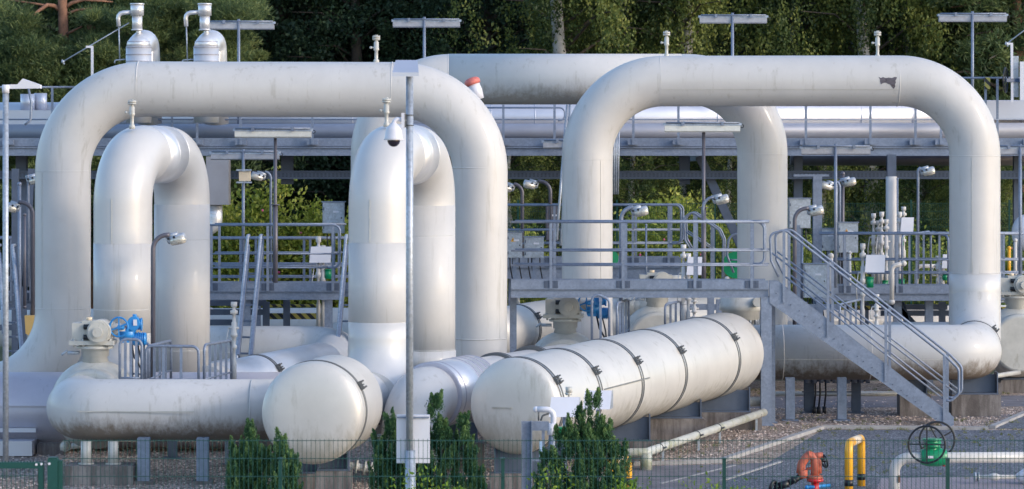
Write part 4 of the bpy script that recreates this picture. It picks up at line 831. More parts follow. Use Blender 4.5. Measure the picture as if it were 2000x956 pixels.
def strail(dx, y):
    q = lambda px, py: W(px, py, 60.0) + Vector((dx, y - 60.0, 0))
    mb = MB(); mb.tube(fillet([q(1521, 541), q(1506, 510), q(1504, 458), q(1533, 449), q(1849, 698), q(1873, 722), q(1873, 770), q(1857, 784), q(1846, 782)], [0.1, 0.12, 0.16, 0.3, 0.18, 0.12, 0.1], 6), 0.024, 10); mb.build('handrail', 'galv', ST)
    for (p0, p1) in ((q(1507, 494), q(1867, 768)), (q(1534, 541), q(1843, 780))): mb = MB(); mb.tube([p0, p1], 0.017, 8); mb.build('knee_rail', 'galv', ST)
    for px, yt, yb in ((1531, 452, 592), (1617, 515, 658), (1730, 605, 745), (1844, 695, 825)):
        mb = MB(); p0 = q(px, yt); p1 = q(px, yb); mb.bar(p0 + Vector((0, -0.02, 0)), p1 + Vector((0, -0.02, 0)), 0.052, 0.022, Vector((0, 1, 0))); mb.build('post', 'galv', ST)
strail(0, 60.0); strail(0.16, 60.76)

# left inner platform and steep stairs towards the viewer
Y2 = 66.0; zd2 = Z(569, Y2); h2 = [Z(440, Y2) - zd2, Z(496, Y2) - zd2, Z(523, Y2) - zd2]
platform('left steel platform behind the narrow loops', X(404, Y2), X(664, Y2), 66.0, 66.9, Z(553, Y2), zd2, Z(586, Y2), h2, (413, 523, 650), [(X(640, Y2), 66.3, 0.16), (X(480, Y2), 66.3, 0.14)], ((0, 1), (0, 0)))
platform('further walkway seen through the rails of the left platform', X(330, 69), X(700, 69), 69.0, 69.8, Z(555, 69), Z(568, 69), Z(580, 69), [Z(466, 69) - Z(568, 69), Z(517, 69) - Z(568, 69), Z(542, 69) - Z(568, 69)], (470, 500, 594), [(X(500, 69), 69.3, 0.15)])
platform('far walkway with rounded rail end behind the main platform', X(940, 71), X(1330, 71), 71.0, 71.9, Z(503, 71), Z(522, 71), Z(545, 71), [Z(401, 71) - Z(522, 71), Z(450, 71) - Z(522, 71), Z(476, 71) - Z(522, 71)], (1075, 1236, 1306), [(X(1000, 71), 71.5, 0.16), (X(1315, 71), 71.5, 0.16)], ((0, 1), (0, 1)), 0.1)
platform('right walkway behind the stair rails, under the white round column', X(1600, 70), X(2080, 70), 70.0, 70.9, Z(558, 70), Z(573, 70), Z(588, 70), [Z(457, 70) - Z(573, 70), Z(508, 70) - Z(573, 70), Z(534, 70) - Z(573, 70)], (1650, 1752, 1893, 1960), [(X(1758, 70), 70.5, 0.17), (X(1820, 70), 70.5, 0.17), (X(1990, 70), 70.5, 0.17)])
platform('left edge walkway behind the foot of the left lamp mast', X(-120, 68), X(150, 68), 68.0, 69.0, Z(572, 68), Z(588, 68), Z(605, 68), [Z(466, 68) - Z(588, 68), Z(520, 68) - Z(588, 68), Z(545, 68) - Z(588, 68)], (22, 60, 120), [(X(60, 68), 68.5, 0.16)])
def steepstair(label, px0, py0, px1, py1, Yt, Yb, w=0.26):
    root = thing('steep_stairs', label, 'stairs', W(px1, py1, Yb), 'steep stairs facing the viewer')
    for o in (0, w):
        p0 = W(px0, py0, Yt) + Vector((o, 0, 0)); p1 = W(px1, py1, Yb) + Vector((o, 0, 0)); mb = MB(); mb.tube(fillet([p0 - Vector((0, -0.3, 0)), p0, p1, p1 - Vector((0, 0, 0.3))], 0.1, 4), 0.034, 10); mb.build('handrail', 'galvl', root)
        mb = MB(); mb.tube([p0 - Vector((0, 0, 0.5)), p1 - Vector((0, 0, 0.1))], 0.02, 8); mb.build('knee_rail', 'galv', root)
        mb = MB(); q0 = p0 - Vector((0, 0, 1.05)); q1 = p1 - Vector((0, 0, 0.55)); mb.bar(p0.lerp(p1, .05) - Vector((-.03, 0, 0.1)), p1.lerp(p0, .03) - Vector((-.03, 0, 0.05)), 0.05, 0.16); mb.build('stringer', 'galv', root)
        for f in (0.25, 0.6, 0.9): p = p0.lerp(p1, f); mb = MB(); mb.bar(p, p - Vector((0, 0, 0.5)), 0.04, 0.02, Vector((0, 1, 0))); mb.build('post', 'galv', root)
    for k_ in range(7): f = 0.15 + k_ * 0.13; p = W(px0, py0, Yt).lerp(W(px1, py1, Yb), f); mb = MB(); mb.box(p.x + 0.02, p.x + w - 0.02, p.y - 0.1, p.y + 0.1, p.z - 0.42, p.z - 0.39); mb.build('tread', 'galv', root)
steepstair('steep stairs right of the left narrow loop, leading to the left platform', 484, 461, 462, 700, 65.9, 63.9); steepstair('steep stairs just left of the right narrow loop', 676, 461, 656, 700, 65.9, 63.9)
steepstair('ladder stairs at the far left behind the lamp mast', -4, 480, 12, 690, 66.5, 64.0, 0.3)
# curved stair rails on the far walkway
cr = thing('stair_rails', 'curved stair handrails descending right from the far walkway', 'handrail', (X(1345, 70), 70, 1.5))
for i in (0, 1):
    o = Vector((0.09 * i, 0.8 * i, 0)); q = lambda px, py: W(px, py, 70.0) + o
    mb = MB(); mb.tube(fillet([q(1350, 490), q(1338, 470), q(1336, 425), q(1352, 414), q(1404, 450), q(1413, 470), q(1411, 545)], 0.14, 6), 0.024, 10); mb.build('handrail', 'galv', cr)
    mb = MB(); mb.tube([q(1338, 452), q(1398, 492)], 0.018, 8); mb.build('knee_rail', 'galv', cr)
    for px, t_, b_ in ((1356, 417, 545), (1390, 441, 548)): mb = MB(); mb.bar(q(px, t_), q(px, b_), 0.05, 0.025, Vector((0, 1, 0))); mb.build('post', 'galv', cr)
cr2 = thing('guard_hoop', 'single hooped guard rail left of the rear loop right leg', 'handrail', (X(1430, 68.5), 68.5, 1.8)); mb = MB(); mb.tube(fillet([W(1448, 456, 68.5), W(1424, 460, 68.5), W(1420, 500, 68.5), W(1433, 533, 68.5)], 0.18, 6), 0.026, 10); mb.build('hoop_tube', 'galv', cr2); mb = MB(); mb.tube([W(1421, 508, 68.5), W(1446, 508, 68.5)], 0.018, 8); mb.build('knee_rail', 'galv', cr2)

# barrier frames round the valves
def barrier(label, p0, p1, Y0_, Y1_, nb, low=None):
    """frame from photo points p0=(px,ytop,ybot) to p1"""
    a0 = W(p0[0], p0[1], Y0_); a1 = W(p1[0], p1[1], Y1_); b0 = W(p0[0], p0[2], Y0_); b1 = W(p1[0], p1[2], Y1_)
    root = thing('barrier_frame', label, 'guard rail', b0, 'guard frames around the valves'); mb = MB()
    mb.tube(fillet([b0, a0, a1, b1], 0.11, 6), 0.024, 10); mb.build('frame', 'galv', root)
    for j in range(nb): f = (j + 1) / (nb + 1); mb = MB(); mb.bar(a0.lerp(a1, f), b0.lerp(b1, f), 0.045, 0.022, Vector((0, 1, 0))); mb.build('bar', 'galv', root)
    mb = MB(); f = 0.78; mb.tube([a0.lerp(b0, f), a1.lerp(b1, f)], 0.016, 8); mb.build('lower_rail', 'galv', root)
barrier('guard frame directly under the blue motor at the far left', (234, 662, 760), (277, 664, 760), 53.0, 53.0, 3); barrier('guard frame turned edge on behind the blue motor', (258, 660, 750), (292, 672, 750), 54.2, 53.9, 2)
barrier('dense guard frame standing on the right walkway left of the scarred loop right leg', (1762, 460, 556), (1818, 452, 556), 70.2, 71.2, 3); barrier('second dense guard frame on the right walkway, edge on', (1818, 452, 556), (1852, 462, 556), 71.2, 70.3, 1)
barrier('low wide guard frame in the middle of the left group', (285, 676, 760), (388, 677, 760), 53.2, 53.2, 2); barrier('guard frame running back behind the middle left one', (290, 676, 760), (334, 666, 740), 53.4, 55.2, 3)
barrier('guard frame at the right end of the left group', (399, 674, 760), (452, 665, 745), 53.4, 55.0, 4)
barrier('guard frame right of the second blue motor', (1205, 593, 690), (1228, 585, 660), 59.6, 61.0, 3); barrier('guard frame left of the second blue motor', (1156, 570, 690), (1190, 586, 690), 58.9, 58.9, 1)
barrier('guard frame in front of the white domed valve', (1299, 596, 660), (1330, 588, 645), 62.5, 64.0, 2); barrier('small guard frame beyond the stair stringer', (1640, 595, 660), (1682, 585, 650), 63.5, 65, 3)

# ---------------------------------------------------------------- rear pipe rack
YR = 74.5
RK = thing('pipe_rack', 'long elevated grey steel pipe rack crossing the whole background', 'pipe rack', (0, YR, 0))
def zr(py, Y=YR): return Z(py, Y)
mb = MB(); mb.box(-14, 14, YR - 0.01, YR + 0.01, zr(286), zr(270)); mb.build('upper_channel', 'galv', RK)
mb = MB(); mb.box(-14, 14, YR - 0.06, YR + 0.1, zr(289.5), zr(287)); mb.box(-14, 14, YR + 0.0, YR + 0.02, zr(302), zr(289.6)); mb.box(-14, 14, YR - 0.08, YR + 0.12, zr(304.5), zr(302.1)); mb.build('main_beam', 'galv', RK)
mb = MB(); mb.box(-14, 14, YR + 2.2, YR + 2.24, zr(304), zr(272)); mb.build('rear_beam', 'steel', RK)
mb = MB(); mb.box(-14, 14, YR + 0.12, YR + 2.2, zr(290), zr(288)); mb.build('grating_deck', 'steel', RK)
mb = MB(); mb.box(-14, 14, 75.2, 75.23, zr(350, 75.2), zr(334, 75.2)); mb.box(-14, 14, 75.14, 75.2, zr(336, 75.2), zr(334, 75.2)); mb.box(-14, 14, 75.14, 75.2, zr(350, 75.2), zr(348, 75.2)); mb.build('cable_tray', 'steel', RK)
mb = MB(); x = -14
while x < 14: mb.box(x, x + 0.045, 75.19, 75.199, zr(345, 75.2), zr(343.6, 75.2)); mb.box(x, x + 0.045, 75.19, 75.199, zr(341, 75.2), zr(339.6, 75.2)); x += 0.09
mb.build('tray_slots', 'black', RK)
for px, w in ((560, 0.28), (1338, 0.24), (1742, 0.2), (90, 0.22), (40, 0.25), (1560, 0.2), (1990, 0.2), (980, 0.22), (120, 0.2)):
    mb = MB(); xx = X(px, 75.6); mb.ibeam((xx, 75.8, 0.0 if px in (90, 40, 1560, 1990) else zr(352, 75.8) - 0.1), (xx, 75.8, zr(305)), w, w, 0.018, Vector((0, 1, 0))); mb.build('column', 'steel', RK)
for p0, p1 in (((1366, 305), (1456, 500)),): mb = MB(); mb.ibeam(W(p0[0], p0[1], 75.5), W(p1[0], p1[1], 75.5), 0.22, 0.2, 0.016, Vector((0, 1, 0))); mb.build('diagonal_brace', 'steel', RK)
mb = MB(); mb.ibeam(W(1372, 305, 76.5), W(1330, 310, 77.5), 0.2, 0.2, 0.016); mb.build('cross_piece', 'steel', RK)
# brace fan below right walkway
for p0, p1 in (((1745, 590), (1790, 640)), ((1775, 640), (1760, 592))): mb = MB(); mb.ibeam(W(p0[0], p0[1], 71), W(p1[0], p1[1], 71), 0.14, 0.14, 0.014); mb.build('knee_brace', 'steel', RK)
# rack handrail
RH = thing('rack_handrail', 'handrail running along the elevated pipe rack', 'handrail', (0, 74.4, 5.2))
mb = MB(); 
mb.tube([(-14, 74.3, zr(171)), (X(170, 74.3), 74.3, zr(171))], 0.026, 10); mb.build('handrail', 'galv', RH); mb = MB(); mb.tube([(X(1700, 74.3), 74.3, zr(153)), (14, 74.3, zr(153))], 0.026, 10); mb.build('handrail', 'galv', RH)
mb = MB(); mb.tube([(-14, 74.3, zr(234)), (14, 74.3, zr(234))], 0.018, 8); mb.build('knee_rail', 'galv', RH)
mb = MB(); mb.tube(fillet([(X(860, 74.3), 74.3, zr(211)), (X(1103, 74.3), 74.3, zr(211)), (X(1103, 74.3), 74.3, zr(236)), (X(1090, 74.3), 74.3, zr(236))], 0.12, 5), 0.02, 8); mb.build('middle_rail', 'galv', RH)
for px in (15, 102, 336, 385, 470, 610, 983, 1083, 1237, 1325, 1574, 1700, 1788, 1838, 1925, 1948, 2010):
    mb = MB(); xx = X(px, 74.3); top = 171 if px < 200 else (153 if px > 1850 else 205); mb.bar((xx, 74.3, zr(283)), (xx, 74.3, zr(top)), 0.055, 0.03, Vector((0, 1, 0))); mb.box(xx - 0.13, xx + 0.13, 74.31, 74.45, zr(283), zr(273)); mb.build('post', 'galv', RH)
DU = thing('duct_pipe', 'thick pale sheet clad pipe lying on the rear rack', 'pipe', (0, 76, 5.4))
mb = MB(); mb.tube([(-14, 76.1, 5.87), (14, 76.1, 5.93)], 0.40, 40); mb.build('pipe_run', 'duct', DU)
for px in (80, 410, 690, 960, 1045, 1210, 1400, 1680, 1780, 1990): seam(DU, (X(px, 76.1), 76.1, 5.9), (1, 0, 0), 0.40, 'duct', 0.012)
mb = MB(); mb.tube([(-14, 75.25, 5.56), (14, 75.25, 5.60)], 0.185, 32); t_ = mb.build('lower_pipe', mat('blue_grey_sheet', (0.30, 0.32, 0.39), 0.45, 0.2, 0.06, 2), label='thinner grey pipe in front of the thick one on the rear rack', cat='pipe')
for px, lab in ((40, 'left sheet box on the rack'), ):
    SB = thing('sheet_casing', 'pale sheet casing on top of the rack at the left edge', 'casing', (X(40, 75.5), 75.5, zr(215))); mb = MB(); mb.box(-14, X(190, 75.5), 75.35, 76.6, zr(246, 75.5), zr(216, 75.5)); mb.build('casing', 'duct', SB)
    mb = MB(); mb.cyl((X(49, 75.2), 75.6, zr(216, 75.5)), (X(49, 75.2), 75.6, zr(184, 75.5)), 0.17, 20); mb.build('drum', 'duct', SB); mb = MB(); mb.cyl((X(72, 75.2), 75.8, zr(216, 75.5)), (X(72, 75.2), 75.8, zr(182, 75.5)), 0.15, 20); mb.build('drum', 'duct', SB)
RC = thing('sheet_casing', 'pale sheet casing on top of the rack at the right edge', 'casing', (X(1970, 75.5), 75.5, zr(215))); mb = MB(); mb.box(X(1925, 75.5), 14, 75.35, 76.6, zr(235, 75.5), zr(197, 75.5)); mb.build('casing', 'duct', RC)
mb = MB(); mb.tube([(X(1545, 77), 77.2, Z(311, 77)), (14, 77.2, Z(311, 77))], 0.16, 20); mb.build('rear_pipe', 'brown', label='dim brownish pipe slung under the rack at the right', cat='pipe')
WC = thing('round_column', 'white round column under the rack, right of the cabinets', 'column', (X(1741, 73.5), 73.5, 0)); mb = MB(); mb.cyl((X(1741, 73.5), 73.5, 0), (X(1741, 73.5), 73.5, Z(345, 73.5)), 0.128, 28); mb.build('shaft', 'paint', WC)
mb = MB(); mb.ibeam((X(1741, 73.5), 73.5, Z(344.8, 73.5)), (X(1741, 73.5), 73.5, Z(302, 73.5)), 0.2, 0.2, 0.016, Vector((0, 1, 0))); mb.build('steel_head', 'steel', WC)
GI = thing('steel_column', 'free steel column between grey cabinets and twin lamps', 'steel column', (X(1598, 72), 72, 0)); mb = MB(); mb.ibeam((X(1596, 72), 72, 0), (X(1596, 72), 72, Z(344, 72)), 0.22, 0.2, 0.016, Vector((0, 1, 0))); mb.build('shaft', 'galv', GI); mb = MB(); mb.box(X(1550, 72), X(1618, 72), 71.9, 72.1, Z(345, 72), Z(341, 72)); mb.build('head_plate', 'galv', GI)
# duct box and corrugated elbow, left
DB = thing('air_duct', 'silver box duct with corrugated elbow hanging below the rack, right of the left narrow loop', 'duct', W(425, 400, 74)); mb = MB(); mb.box(X(405, 74), X(449, 74), 73.7, 74.2, Z(400, 74), Z(306, 74)); mb.build('box_duct', mat('duct_dull', (0.36, 0.35, 0.38), 0.4, 0.5, 0.08, 2), DB)
mb = MB(); mb.tube(fillet([W(420, 400, 74), W(420, 438, 74), W(395, 455, 74)], 0.22, 8), 0.17, 24); mb.build('elbow', 'foil', DB)
mb = MB()
for k_ in range(5): mb.torus(W(420 - k_ * 0.8, 404 + k_ * 7, 74), (-0.1 * k_, 0, -1), 0.172, 0.008, 32, 6)
mb.build('elbow_ribs', 'foil', DB)
# exhaust stacks
def stack(label, px, Y, side):
    root = thing('exhaust_stack', label, 'exhaust stack', W(px, 235, Y), 'silver exhaust stacks'); s_ = Y / F
    q = lambda dx, py, dy=0: W(px + dx, py, Y) + Vector((0, dy, 0))
    mb = MB(); mb.tube(fillet([q(3, 235), q(3, 90), q(14, 78, 0.5), q(16, 240, 0.9)], [0.3, 0.2], 8), 24.5 * s_, 32); mb.build('bend', 'foil', root)
    mb = MB(); mb.tube([q(3, 240), q(3, 92)], 25 * s_, 32); mb.tube([q(3, 93), q(3, 82), q(3, 74), q(3, 69), q(3, 67)], 0.2, 32, radii=[25 * s_, 22 * s_, 16 * s_, 8 * s_, 5 * s_]); mb.build('riser', 'foil', root)
    mb = MB()
    for yy in (120, 107, 93, 82): mb.torus(q(3, yy), (0, 0, 1), (25.3 if yy > 90 else 22.4) * s_, 0.008, 36, 6)
    mb.build('ribs', 'lilac', root)
    mb = MB(); mb.cyl(q(3, 70), q(3, 56), 5 * s_, 14); mb.cyl(q(0, 60), q(0, 30), 10 * s_, 20); mb.cyl(q(0, 31), q(0, 8), 13 * s_, 20); mb.cyl(q(0, 10), q(0, 7), 14 * s_, 20); mb.cyl(q(0, 60), q(0, 58), 11.5 * s_, 20); mb.build('cap_housing', 'foil', root)
    mb = MB(); mb.tube(fillet([q(-12, 24), q(-38, 26), q(-36, 52)], 0.12, 3), 4.2 * s_, 14); mb.build('side_outlet', 'foil', root)
    mb = MB(); mb.tube([q(-36, 50), q(-34, 120)], 1.3 * s_, 6); mb.tube(fillet([q(-20, 116), q(-44, 118), q(-44, 124)], 0.04, 3), 1.5 * s_, 6); mb.build('drain_rod', 'galvl', root)
stack('left silver exhaust stack with elbow outlet', 268, 73.6, 0); stack('right silver exhaust stack with elbow outlet, beside the first high lamp', 400, 73.6, 0)
def weather(label, p0, p1, pb, Y, post):
    root = thing('wind_rod', label, 'rod', W(*post, Y), 'slanting rods on brackets'); mb = MB(); mb.tube([W(*p0, Y), W(*p1, Y)], 0.014, 8); mb.ball(W(*p0, Y), 0.04, n=8, m=6); mb.bar(W(p0[0] - 2, p0[1] - 4, Y), W(p0[0] + 3, p0[1] + 5, Y), 0.02, 0.03); mb.build('rod', 'galvl', root)
    mb = MB(); mb.bar(W(pb[0] - 12, pb[1], Y), W(pb[0] + 2, pb[1], Y), 0.05, 0.05); mb.bar(W(pb[0], pb[1], Y), W(post[0], post[1], Y), 0.055, 0.055, Vector((0, 1, 0))); mb.build('bracket_post', 'white', root)
weather('slanting rod on a white bracket left of the exhaust stacks', (123, 121), (252, 45), (180, 92), 73.8, (181, 250)); weather('slanting rod on a bracket at the top right edge', (1966, 86), (2040, 30), (1976, 86), 73.8, (1977, 200))
# right top: handwheel, panel, tag
HWt = thing('rack_valve', 'black handwheel valve on the rack at the top right', 'valve', W(1966, 158, 74)); mb = MB(); mb.torus(W(1964, 157, 73.7), (1, -0.35, 0), 0.28, 0.018, 36, 8); c = W(1964, 157, 73.7)
mb.bar(c - Vector((0, 0, 0.27)), c + Vector((0, 0, 0.27)), 0.02, 0.02); mb.bar(c - Vector((0.1, 0.25, 0)), c + Vector((0.1, 0.25, 0)), 0.02, 0.02); mb.build('handwheel', 'black', HWt)
mb = MB(); mb.bar(W(1964, 157, 73.7), W(2010, 157, 74), 0.08, 0.08); mb.build('spindle', mat('dark_blue_paint', (0.03, 0.07, 0.16), 0.4), HWt); mb = MB(); mb.box(X(1977, 74), X(1988, 74), 73.9, 74.1, Z(190, 74), Z(110, 74)); mb.build('yoke', 'galvl', HWt)
mb = MB(); mb.box(X(1991, 73.8), X(2030, 73.8), 73.7, 73.75, Z(196, 73.8), Z(121, 73.8)); mb.build('display_board', 'white', label='white flat board at the top right edge of the rack', cat='board')
mb = MB(); mb.box(X(1927, 73.9), X(1938, 73.9), 74.2, 74.22, Z(174, 73.9), Z(151, 73.9)); mb.build('hazard_flag', 'hazard', label='small yellow and black striped plate hanging on the rack handrail', cat='warning plate')

# ---------------------------------------------------------------- lamps
def tlamp(label, px, Y, x0, x1, yt, ybot, near=False, tilt=0.0):
    root = thing('tube_lamp', label, 'lamp', W(px, ybot, Y), 'long tube lamps on poles'); s_ = Y / F; w = (x1 - x0) * s_; c = W((x0 + x1) / 2, yt + 10, Y)
    mb = MB(); ptop = Z(yt - 2, Y) if not near else Z(yt + 18, Y); mb.cyl((X(px, Y), Y + (0.10 if near else -0.11), Z(ybot, Y)), (X(px, Y), Y + (0.10 if near else -0.11), ptop), 0.034, 12)
    if near: mb.cyl((X(px, Y), Y + 0.10, Z(ybot, Y)), (X(px, Y), Y + 0.10, Z((yt + ybot) / 2, Y)), 0.05, 12); mb.cyl((X(px, Y), Y + 0.10, Z((yt + ybot) / 2, Y)), (X(px, Y), Y + 0.10, Z((yt + ybot) / 2 - 2, Y)), 0.09, 14)
    mb.build('pole', 'brown' if near else 'galv', root)
    x_0, x_1 = c.x - w / 2, c.x + w / 2; z = c.z
    mb = MB(); prof = [(-0.11, z + 0.035), (-0.10, z + 0.085), (0.09, z + 0.085), (0.11, z + 0.035)] # housing
    V = [Vector((x, c.y + p, q)) for x in (x_0, x_1) for p, q in prof]; mb.add(V, [(0, 1, 5, 4), (1, 2, 6, 5), (2, 3, 7, 6), (3, 0, 4, 7), (3, 2, 1, 0), (4, 5, 6, 7)]); mb.build('housing', 'galvl', root)
    mb = MB(); prof = [(-0.10, z + 0.033), (-0.085, z - 0.075), (-0.05, z - 0.10), (0.05, z - 0.10), (0.085, z - 0.075), (0.10, z + 0.033)]
    V = [Vector((x, c.y + p, q)) for x in (x_0 + 0.03, x_1 - 0.03) for p, q in prof]; n_ = 6; mb.add(V, [(j, (j + 1) % n_ + 0, (j + 1) % n_ + n_, j + n_) for j in range(n_)] + [tuple(reversed(range(n_))), tuple(range(n_, 2 * n_))]); dfo = mb.build('diffuser', 'diff' if near else 'diffd', root)
    mb = MB(); mb.cyl((x_0 + 0.05, c.y - 0.13, z + 0.09), (x_1 - 0.05, c.y - 0.13, z + 0.09), 0.018, 8)
    for f in (0.25, 0.75): mb.box(x_0 + w * f - 0.03, x_0 + w * f + 0.03, c.y - 0.15, c.y + 0.0, z + 0.03, z + 0.115)
    mb.build('mounting_bar', 'galv', root)
    mb = MB(); e = x_1 if px < 1900 else x_1; mb.tube(fillet([(e, c.y, z + 0.05), (e + 0.06, c.y, z + 0.08), (e + 0.04, c.y, z - 0.02), (e - 0.01, c.y, z)], 0.03, 3), 0.009, 6); mb.build('cable', 'black', root)
tlamp('high tube lamp beside the right exhaust stack', 467, 75.5, 405, 538, 40, 262); tlamp('high tube lamp above the right end of the left loop', 829, 75.5, 765, 901, 36, 262)
tlamp('high tube lamp in front of the dark gap between birches', 1430, 75.5, 1364, 1500, 28, 262); tlamp('high tube lamp furthest right, near the rack handwheel', 1898, 75.5, 1831, 1968, 25, 262)
tlamp('lower tube lamp with white diffuser between the narrow loops', 537, 64.5, 456, 611, 250, 553, True); tlamp('lower tube lamp with white diffuser under the scarred loop', 1375, 64.8, 1295, 1448, 239, 575, True)
tlamp('tube lamp with grey pole and flat ballast box left of the bright shrubs', 476, 72.0, 410, 548, 294, 560); tlamp('tube lamp in front of the grey cabinets', 1631, 69.5, 1562, 1702, 284, 562)
tlamp('tube lamp cut by the right edge of the photo', 1991, 69.5, 1938, 2060, 284, 570); tlamp('tube lamp half hidden behind the scarred loop left bend', 1104, 73.5, 1058, 1180, 272, 400)
mb = MB(); mb.box(X(466, 71.6), X(488, 71.6), 71.7, 71.85, Z(354, 71.8), Z(335, 71.8)); bx = mb.build('ballast_box', 'cream', label='cream ballast box clamped to the grey lamp pole', cat='junction box')
mb = MB(); mb.box(X(461, 71.6), X(491, 71.6), 71.66, 71.69, Z(358, 71.8), Z(355, 71.8)); mb.box(X(461, 71.6), X(491, 71.6), 71.66, 71.69, Z(334, 71.8), Z(331, 71.8)); mb.build('clamp', 'galvl', bx)
def goose(label, px, Y, ybot, ytop, hx, hy, m='brown', r=0.04):
    """goose neck flood lamp: pole at px bending over to a head at hx,hy"""
    root = thing('goose_neck_lamp', label, 'lamp', W(px, ybot, Y), 'goose neck flood lamps'); dx = 1 if hx > px else -1
    mb = MB(); mb.tube(fillet([W(px, ybot, Y), W(px, ytop, Y), W(hx - dx * 14, ytop - 2, Y), ], 0.24, 8), r, 12); mb.build('pole', m, root)
    h = W(hx, hy, Y); ax = Vector((dx * 0.95, -0.15, 0.22 * 1)).normalized(); ax.z = 0.25
    mb = MB(); mb.cyl(h - ax * 0.19 + Vector((0, 0, 0.07)), h + ax * 0.02 + Vector((0, 0, 0.07)), 0.045, 12)
    mb.tube([h - ax * 0.17, h - ax * 0.15, h + ax * 0.0, h + ax * 0.14, h + ax * 0.155], 0.1, 16, radii=[0.04, 0.065, 0.075, 0.07, 0.04]); mb.build('head', 'galvl', root)
    mb = MB(); off = Vector((0, -0.02, -0.035)); mb.tube([h - ax * 0.11 + off, h - ax * 0.09 + off, h + ax * 0.08 + off, h + ax * 0.145 + off, h + ax * 0.16 + off], 0.09, 16, radii=[0.04, 0.068, 0.082, 0.07, 0.03]); mb.build('lens', 'lens', root)
    for f_ in (-0.14, -0.04): mb = MB(); mb.cyl(h + ax * f_ + Vector((0, -0.085, 0.03)), h + ax * f_ + Vector((0, -0.05, 0.03)), 0.022, 8); mb.build('cable_gland', 'black', root)
goose('goose neck lamp in front of the left narrow loop', 299, 54.3, 745, 461, 345, 466); goose('goose neck lamp with pole by the second blue motor, over the main platform', 1213, 62.0, 650, 407, 1250, 412, 'galv')
goose('goose neck lamp on the pole of the lower tube lamp under the scarred loop', 1373, 64.6, 430, 387, 1408, 389, 'galv', 0.03); goose('goose neck lamp left of the grey cabinets by the stair head', 1552, 63.5, 640, 409, 1593, 411)
goose('upper goose neck lamp left of a twin pair, facing left', 1640, 72.0, 560, 356, 1616, 362, 'galv', 0.03); goose('upper goose neck lamp of a twin pair, facing right', 1634, 72.2, 560, 355, 1658, 355, 'galv', 0.03)
goose('goose neck lamp on a tall thin pole beside the scarred loop right leg', 1793, 72.0, 545, 330, 1812, 334, 'galv', 0.03); goose('goose neck lamp facing left beside the scarred loop left leg', 1075, 71.0, 440, 356, 1036, 360)
goose('goose neck lamp peeking out right of the left loop', 1020, 71.5, 500, 362, 990, 366); goose('goose neck lamp facing left above the bright shrubs', 529, 72.5, 560, 338, 504, 344, 'galv', 0.03)
goose('goose neck lamp facing left behind the left lamp mast', 64, 62.5, 640, 397, 22, 404); goose('goose neck lamp hidden close to the left loop left leg', 55, 66, 560, 345, 68, 350, 'galv', 0.03)

# ---------------------------------------------------------------- cabinets and instruments
def cabinet(label, x0, x1, y0, y1, Y, legs=None, m='galvl', sign=False, d=0.25):
    root = thing('junction_cabinet', label, 'cabinet', W((x0 + x1) / 2, y1, Y), 'grey junction cabinets'); mb = MB(); mb.box(X(x0, Y), X(x1, Y), Y, Y + d, Z(y1, Y), Z(y0, Y)); mb.build('box', m, root)
    mb = MB(); mb.box(X(x0 + 1.5, Y), X(x1 - 1.5, Y), Y - 0.015, Y - 0.001, Z(y1 - 1.5, Y), Z(y0 + 1.5, Y)); dr = mb.build('door', m, root); mb = MB(); mb.cyl((X(x1 - 5, Y), Y - 0.03, Z((y0 + y1) / 2, Y)), (X(x1 - 5, Y), Y - 0.014, Z((y0 + y1) / 2, Y)), 0.015, 8); mb.build('lock', 'black', dr)
    for fz in (0.2, 0.8): zz = Z(y0 + (y1 - y0) * fz, Y); mb = MB(); mb.cyl((X(x0 + 2.5, Y), Y - 0.022, zz - 0.03), (X(x0 + 2.5, Y), Y - 0.022, zz + 0.03), 0.010, 6); mb.build('hinge', 'steel', dr)
    xx = X(x0 + (x1 - x0) * 0.62, Y); zz = Z(y0 + (y1 - y0) * 0.30, Y); mb = MB(); mb.box(xx - 0.06, xx + 0.06, Y - 0.022, Y - 0.016, zz - 0.02, zz + 0.02); mb.build('name_plate', 'white', dr)
    for fx in (0.2, 0.38, 0.8): xx = X(x0 + (x1 - x0) * fx, Y); mb = MB(); mb.tube(fillet([(xx, Y + 0.1, Z(y1, Y)), (xx, Y + 0.1, Z(y1 + 14, Y)), (xx + 0.06, Y + 0.12, Z(y1 + 45, Y))], 0.1, 3), 0.013, 6); mb.build('cable', 'black', root)
    mb = MB(); mb.box(X(x0 - 2, Y), X(x1 + 2, Y), Y - 0.03, Y + d + 0.02, Z(y0, Y) + 0.002, Z(y0 - 2, Y)); mb.build('rain_cap', 'galv', root)
    if legs: mb = MB(); c = (x0 + x1) / 2; mb.bar(W(c, y1, Y) + Vector((0, 0.1, 0)), W(c, legs, Y) + Vector((0, 0.1, 0)), 0.07, 0.05, Vector((0, 1, 0))); mb.build('stand', 'galv', root)
    if sign: # warning triangle
        cx = X((x0 + x1) / 2 - 3, Y); cz = Z(y0 + (y1 - y0) * 0.28, Y); mb = MB(); mb.add([(cx - 0.05, Y - 0.02, cz - 0.04), (cx + 0.05, Y - 0.02, cz - 0.04), (cx, Y - 0.02, cz + 0.05)], [(0, 1, 2)]); sg = mb.build('warning_triangle', 'yellow', dr if False else root)
        mb = MB(); mb.add([(cx - 0.006, Y - 0.023, cz + 0.02), (cx - 0.014, Y - 0.023, cz - 0.005), (cx + 0.0, Y - 0.023, cz - 0.002), (cx - 0.004, Y - 0.023, cz - 0.03), (cx + 0.016, Y - 0.023, cz + 0.004), (cx + 0.003, Y - 0.023, cz + 0.002)], [(0, 1, 2, 3, 4, 5)]); mb.build('lightning_mark', 'black', sg)
cabinet('galvanised cabinet on the left platform beside the right narrow loop', 630, 672, 396, 456, 67.6, 560); cabinet('galvanised cabinet right of the rear loop leg', 1541, 1583, 389, 446, 69, 560)
